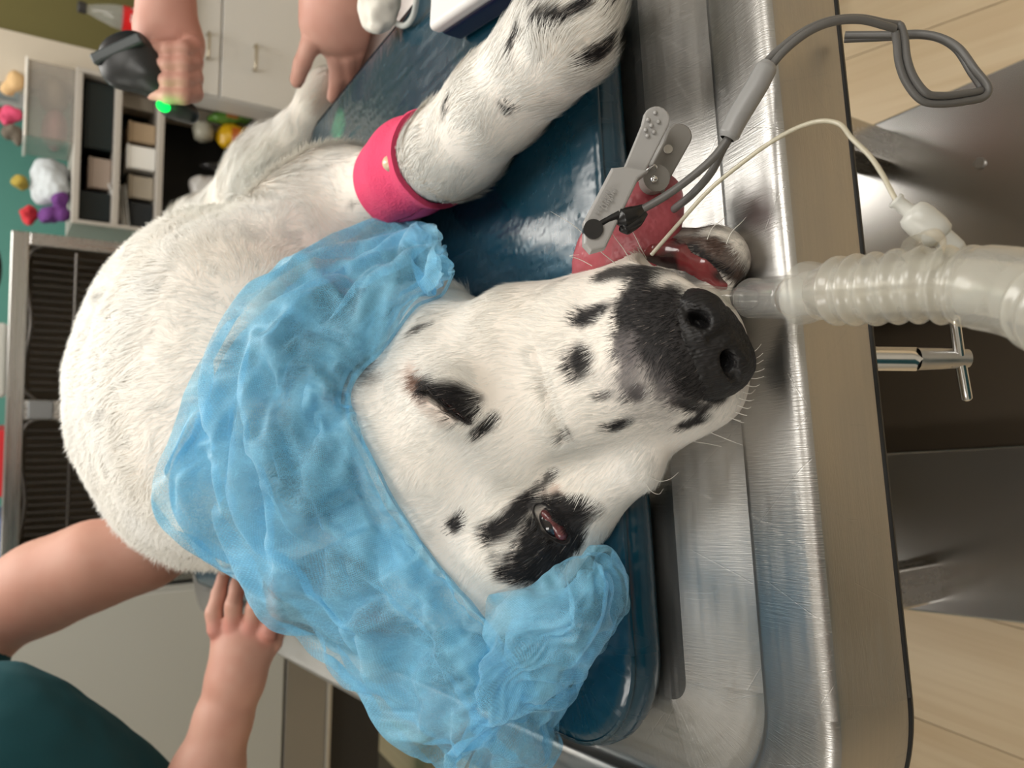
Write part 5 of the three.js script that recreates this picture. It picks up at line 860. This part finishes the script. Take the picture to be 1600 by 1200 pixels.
  // ---- shelving with bins and packets
  {
    const z = -2.6, pR = PZ(118, 118, z), pL = PZ(118, 342, z), x0 = pL.x, x1 = pR.x + 0.015, D = 0.3, t = thing('shelf_unit', 'pale grey open shelf unit crammed with supplies, between the cage and the drawers', 'shelf');
    const ys = [115, 178, 246].map((v) => PZ(v, 240, z).y), yb = 0.55; const shelfM = mat(lin(0.42, 0.39, 0.35), 0.5);
    part('side_panel', bx(x0 - 0.012, x0, 0, ys[0], z - D, z, 0.002), shelfM, t); part('side_panel', bx(x1, x1 + 0.014, 0, ys[0], z - D, z, 0.002), shelfM, t); part('back_panel', bx(x0, x1, 0, ys[0], z - D - 0.01, z - D), dark, t);
    for (const y of [...ys, yb, 0.15]) part('shelf_board', bx(x0, x1, y - 0.018, y, z - D, z, 0.002), shelfM, t);
    const R = rng(12), W = x1 - x0;
    const boxOn = (name, label, cat, f0, f1, y, h, col, rough = 0.5, dz = 0.04, extra = {}) => { const b = thing(name, label, cat); const a = x0 + f0 * W, c = x0 + f1 * W; part('body', bx(a, c, y + 0.001, y + h, z - 0.22, z - dz, 0.004), mat(col, rough, 0, extra), b); part('lid', bx(a - 0.002, c + 0.002, y + h, y + h + 0.008, z - 0.224, z - dz + 0.003, 0.003), mat(col, rough, 0, extra), b); return b; };
    // first shelf down: black bins
    boxOn('bin', 'black bin in the right half of the upper shelf', 'bin', 0.52, 0.98, ys[1], 0.07, lin(0.006, 0.014, 0.015), 0.4); boxOn('bin', 'black bin at the left end of the upper shelf', 'bin', 0.02, 0.22, ys[1], 0.085, lin(0.006, 0.012, 0.014), 0.4); boxOn('box', 'small beige box on the upper shelf between black bins', 'box', 0.25, 0.46, ys[1], 0.055, lin(0.38, 0.30, 0.25));
    // second shelf down
    boxOn('box', 'bright white box on the middle shelf', 'box', 0.42, 0.58, ys[2], 0.075, lin(0.8, 0.79, 0.76), 0.3, 0.02); boxOn('box', 'tan box beside the bright white box on the middle shelf', 'box', 0.62, 0.76, ys[2], 0.07, lin(0.42, 0.31, 0.2)); boxOn('box', 'striped beige box left on the middle shelf', 'box', 0.22, 0.38, ys[2], 0.065, lin(0.4, 0.35, 0.28)); boxOn('bin', 'dark bin at the left end of the middle shelf', 'bin', 0.02, 0.19, ys[2], 0.06, lin(0.012, 0.016, 0.02));
    // lower compartment: packets
    const packet = (label, f, y, h, w, col, rot, face) => { const b = thing('packet', label, 'packet'); const F = new Field(), c = V(x0 + f * W, y + h / 2, z - 0.06); F.ell(c, V(Math.cos(rot), Math.sin(rot), 0), V(-Math.sin(rot), Math.cos(rot), 0), V(0, 0, 1), [w / 2, h / 2, 0.035], 0.01); F.warp = (x, yy, zz) => 0.006 * noise3(x * 40, yy * 40, zz * 40); part('bag', F.mesh(0.006), mat(col, 0.25), b); if (face) { const g = bx(-w * 0.25, w * 0.25, -h * 0.1, h * 0.14, 0.033, 0.0365, 0.001); g.translate(c.x, c.y, c.z); part('label', g, mat(face, 0.4), b); } };
    const yl = PZ(402, 240, z).y; part('shelf_board', bx(x0, x1, yl - 0.018, yl, z - D, z, 0.002), shelfM, t);
    packet('yellow packet lying low on the bottom shelf', 0.80, yl, 0.12, 0.09, lin(0.62, 0.36, 0.01), 0.1, lin(0.5, 0.12, 0.01)); packet('green packet upright on the bottom shelf', 0.945, yl, 0.15, 0.045, lin(0.10, 0.24, 0.04), 0.2, lin(0.4, 0.16, 0.04)); packet('white packet with a red label on the bottom shelf', 0.37, yl, 0.20, 0.10, lin(0.58, 0.57, 0.56), -0.1, lin(0.5, 0.06, 0.05)); packet('black packet between the white and yellow packets', 0.545, yl, 0.17, 0.035, lin(0.02, 0.02, 0.02), 0, null); packet('grey packet at the left end of the bottom shelf', 0.12, yl, 0.16, 0.085, lin(0.16, 0.16, 0.17), 0, null); packet('small pale bag lying on top of the yellow packet', 0.80, yl + 0.125, 0.07, 0.08, lin(0.35, 0.34, 0.28), 0.2, null);
    // on top: clear tub with soft toys, wadding, purple items
    const y = ys[0]; { const b = thing('plastic_tub', 'clear plastic tub with pinkish contents on top of the shelf unit', 'tub'); const a = x0 + 0.52 * W, c = x1 + 0.01; part('tub_wall', merged([bx(a, c, y + 0.001, y + 0.005, z - 0.26, z - 0.02), bx(a, a + 0.004, y, y + 0.12, z - 0.26, z - 0.02), bx(c - 0.004, c, y, y + 0.12, z - 0.26, z - 0.02), bx(a, c, y, y + 0.12, z - 0.024, z - 0.02), bx(a, c, y, y + 0.12, z - 0.26, z - 0.256)]), mat(lin(0.85, 0.83, 0.8), 0.22, 0, { transmission: 0.85, thickness: 0 }), b); part('rim', bx(a - 0.006, c + 0.006, y + 0.118, y + 0.126, z - 0.266, z - 0.014, 0.003), mat(lin(0.66, 0.63, 0.58), 0.35), b);
      const pk = new Field(); pk.ell(V((a + c) / 2 - 0.05, y + 0.045, z - 0.14), YX, YY, YZ, [0.06, 0.035, 0.09], 0.02); part('pink_contents', pk.mesh(0.007), mat(lin(0.5, 0.24, 0.27), 0.7), b); const bk = new Field(); bk.ell(V((a + c) / 2 + 0.05, y + 0.05, z - 0.14), YX, YY, YZ, [0.05, 0.04, 0.09], 0.02); part('beige_contents', bk.mesh(0.007), mat(lin(0.45, 0.38, 0.3), 0.7), b); }
    const soft = (name, label, cat, f, yy, r, col, zz = z - 0.12, lumps = 4) => { const b = thing(name, label, cat), F = new Field(), q = rng(Math.floor(f * 997)); for (let i = 0; i < lumps; i++) F.ball(V(x0 + f * W + (q() - 0.5) * r * 1.5, yy + r * 0.55 + (q() - 0.2) * r * 0.9, zz + (q() - 0.5) * r), r * (0.28 + 0.32 * q()), 0.02); F.warp = (x, y2, z2) => 0.005 * noise3(x * 60, y2 * 60, z2 * 60); const top = Math.min(...F.p.map((p) => p.ay - p.ra)); F.p.forEach((p) => { p.ay += yy - top; p.cy += yy - top; }); part('stuffing', F.mesh(0.006), mat(col, 0.85), b); return b; };
    soft('plush_toy', 'tan plush toy sitting on the plastic tub', 'toy', 0.86, y + 0.127, 0.048, lin(0.5, 0.33, 0.16)); soft('ribbon_bow', 'bright pink bow on the plastic tub', 'bow', 0.66, y + 0.127, 0.035, lin(0.5, 0.05, 0.12)); soft('plush_toy', 'small red and green toy behind the pink bow', 'toy', 0.72, y + 0.127 + 0.05, 0.05, lin(0.45, 0.07, 0.06), z - 0.2); soft('plush_toy', 'dark brown toy at the left rim of the plastic tub', 'toy', 0.54, y + 0.127, 0.035, lin(0.1, 0.08, 0.06));
    soft('cotton_wadding', 'heap of white wadding spilling over the shelf top', 'wadding', 0.29, y, 0.075, lin(0.45, 0.48, 0.5), z - 0.1, 8); soft('plush_toy', 'olive and gold toy on the white wadding', 'toy', 0.20, y + 0.11, 0.035, lin(0.3, 0.22, 0.03)); soft('plush_toy', 'purple toy at the left end of the shelf top', 'toy', 0.09, y + 0.001, 0.045, lin(0.11, 0.025, 0.16), z - 0.08, 6); soft('ornament', 'small red ornament at the left end of the shelf top', 'ornament', 0.05, y + 0.085, 0.035, lin(0.45, 0.02, 0.03), z - 0.12, 3);
    { const b = thing('papers', 'loose stack of white papers on the lower front shelf edge', 'papers'); for (let i = 0; i < 5; i++) { const g = bx(-0.07, 0.07, 0, 0.002, -0.06, 0.06); g.rotateY(0.2 * (R() - 0.5)); g.rotateZ(0.12 + 0.05 * i); g.translate(x0 + 0.14 * W, ys[2] + 0.075 + 0.008 * i, z - 0.08); part('sheet', g, white, b); } }
  }
  // ---- counter with drawers
  {
    const z = -2.45, e = PZ(320, 146, z), t = thing('drawer_cabinet', 'white drawer cabinet with bar handles to the right of the shelves', 'cabinet'), xl = e.x, top = PZ(298, 120, z).y + 0.03, ySplit = PZ(344, 130, z).y, W = 1.0;
    part('carcass', bx(xl, xl + W, 0.08, top - 0.03, z - 0.14, z - 0.022, 0.002), white, t); part('plinth', bx(xl + 0.02, xl + W, 0, 0.08, z - 0.14, z - 0.06), dark, t);
    const rows = [[ySplit + 0.002, top - 0.034], [ySplit - 0.25, ySplit - 0.002], [0.085, ySplit - 0.254]];
    rows.forEach(([a, b], i) => { const d = part('drawer', bx(xl + 0.002, xl + 0.5, a, b, z - 0.02, z, 0.003), white, t); const hy = i ? b - 0.095 : (a + b) / 2, hx = PZ(420, 98, z).x, w = 0.036; part('handle', tube([V(hx - w, hy, z), V(hx - w, hy, z + 0.022), V(hx - w * 0.6, hy, z + 0.027), V(hx + w * 0.6, hy, z + 0.027), V(hx + w, hy, z + 0.022), V(hx + w, hy, z)], 0.0042, 40, 8), mat(lin(0.42, 0.37, 0.28), 0.3, 0.9), d); });
    for (let k = 0; k < 1; k++) part('cupboard_door', bx(xl + 0.504, xl + W - 0.002, 0.085, top - 0.034, z - 0.02, z, 0.003), white, t);
    const c = thing('worktop', 'beige laminate worktop over the white drawers', 'worktop'); part('slab', bx(xl - 0.015, xl + W + 0.02, top - 0.029, top, z - 0.148, z + 0.02, 0.006), beige, c); part('back_rail', bx(xl + 0.3, xl + W, top + 0.0005, top + 0.05, z - 0.148, z - 0.138, 0.002), beige, c);
    // soda bottle
    const b = thing('soda_bottle', 'clear bottle with a red label and black cap on the worktop', 'bottle'), p = PZ(222, 36, -2.52); const yb = PZ(120, 36, -2.52).y - 0.186 * 1.1; b.position.set(p.x, yb, -2.52); b.scale.setScalar(1.1); { const k = thing('appliance', 'black countertop box under the red-labelled bottle', 'appliance'); part('housing', bx(p.x - 0.06, p.x + 0.16, top + 0.0005, yb - 0.006, -2.583, -2.46, 0.008), dark, k); part('top_plate', bx(p.x - 0.055, p.x + 0.155, yb - 0.006, yb - 0.0005, -2.58, -2.463, 0.002), mat(lin(0.05, 0.05, 0.05), 0.4), k); }
    part('bottle', lathe([[0.001, 0.002], [0.024, 0], [0.030, 0.008], [0.031, 0.03], [0.031, 0.085], [0.029, 0.105], [0.018, 0.142], [0.0125, 0.158], [0.0125, 0.17]], 32), mat(lin(0.85, 0.87, 0.86), 0.08, 0, { transmission: 0.85, thickness: 0 }), b); part('label', lathe([[0.0318, 0.035], [0.0318, 0.082]], 32), mat(lin(0.62, 0.01, 0.012), 0.4), b); part('contents', lathe([[0.001, 0.004], [0.027, 0.006], [0.029, 0.03], [0.001, 0.03]], 24), mat(lin(0.01, 0.006, 0.004), 0.2), b); part('cap', lathe([[0.001, 0.186], [0.0135, 0.186], [0.0145, 0.182], [0.0145, 0.166]], 24), dark, b);
    { const m = part('label_script', merged([0, 1, 2, 3].map((i) => { const g = new THREE.TorusGeometry(0.006, 0.0012, 6, 16, 4.4); g.rotateZ(i); g.translate(-0.013 + 0.009 * i, 0.058, 0.0322 - Math.abs(i - 1.5) * 0.001); return g; })), white, b); }
    // olive panel and beige post behind the counter
    const zo = -2.72, post = PZ(0, 44, zo); structure('trim_1', bx(post.x - 0.155, post.x, 0, CEIL, zo - 0.08, zo), beige); structure('trim_2', bx(post.x, RX1, 0.3, CEIL, zo - 0.08, zo - 0.01), M.olive);
    const wb = thing('notice_board', 'pale grey board on the teal wall above the shelves', 'board'), q0 = PZ(30, 160, -3.27), q1 = PZ(0, 85, -3.27); part('panel', bx(q0.x, q1.x + 0.15, q0.y, q0.y + 0.5, -3.298, -3.28, 0.004), mat(lin(0.45, 0.5, 0.5), 0.6), wb); part('frame', merged([bx(q0.x - 0.015, q0.x, q0.y - 0.015, q0.y + 0.515, -3.298, -3.272), bx(q0.x, q1.x + 0.15, q0.y - 0.015, q0.y, -3.298, -3.272)]), white, wb);
  }
  // ---- things lying at the right of the pad
  {
    const t = thing('monitor_unit', 'white and navy handheld unit lying on the pad at the right edge', 'monitor');
    const hy = PADTOP + 0.03, c1 = PH(672, 50, hy), ax = PH(745, 0, hy).sub(c1).setY(0).normalize(), sdv = PH(646, 0, hy).sub(c1).setY(0); sdv.addScaledVector(ax, -sdv.dot(ax)).normalize();
    const Bx = (w, h, d, r, y) => { const g = new RoundedBoxGeometry(w, h, d, 3, r); g.applyMatrix4(new THREE.Matrix4().makeBasis(ax, V(0, 1, 0), ax.clone().cross(V(0, 1, 0))).setPosition(c1.clone().addScaledVector(ax, w / 2).addScaledVector(sdv, d / 2).setY(y))); return g; };
    part('white_shell', Bx(0.10, 0.013, 0.075, 0.005, hy - 0.004), mat(lin(0.72, 0.72, 0.71), 0.35), t); part('navy_base', Bx(0.097, 0.022, 0.072, 0.005, PADTOP + 0.0115), mat(lin(0.006, 0.012, 0.05), 0.35), t);
    const g = new TextGeometry('EI', { font: FONT, size: 0.013, depth: 0.0006, curveSegments: 3 }); g.applyMatrix4(new THREE.Matrix4().makeBasis(ax, sdv, V(0, 1, 0)).setPosition(c1.clone().addScaledVector(ax, 0.012).addScaledVector(sdv, 0.030).setY(hy + 0.0024))); part('lettering', g, mat(lin(0.05, 0.14, 0.35), 0.5), t);
    const l = thing('clear_tubing', 'short loop of clear tubing beside the white and navy unit', 'tubing'); part('loop', tube([PH(598, -20, PADTOP + 0.012), PH(600, 8, PADTOP + 0.01), PH(612, 30, PADTOP + 0.006), PH(632, 40, PADTOP + 0.005), PH(646, 24, PADTOP + 0.008), PH(652, -10, PADTOP + 0.016), PH(655, -40, PADTOP + 0.02)], 0.0028, 60, 8), mat(lin(0.7, 0.72, 0.7), 0.2, 0, { transmission: 0.4, thickness: 0 }), l);
    const w = thing('gauze_wad', 'wad of white gauze at the far edge of the pad by the hand', 'gauze'), F = new Field(), p = PH(592, 4, PADTOP + 0.02); F.ell(p, YX, YY, YZ, [0.03, 0.019, 0.024], 0.01); F.ball(p.clone().add(V(0.014, -0.002, 0.012)), 0.016, 0.01); F.warp = (x, y, z) => 0.003 * noise3(x * 110, y * 110, z * 110); part('gauze', F.mesh(0.003), mat(lin(0.7, 0.68, 0.62), 0.9), w);
  }
}

renderer.render(scene, camera);
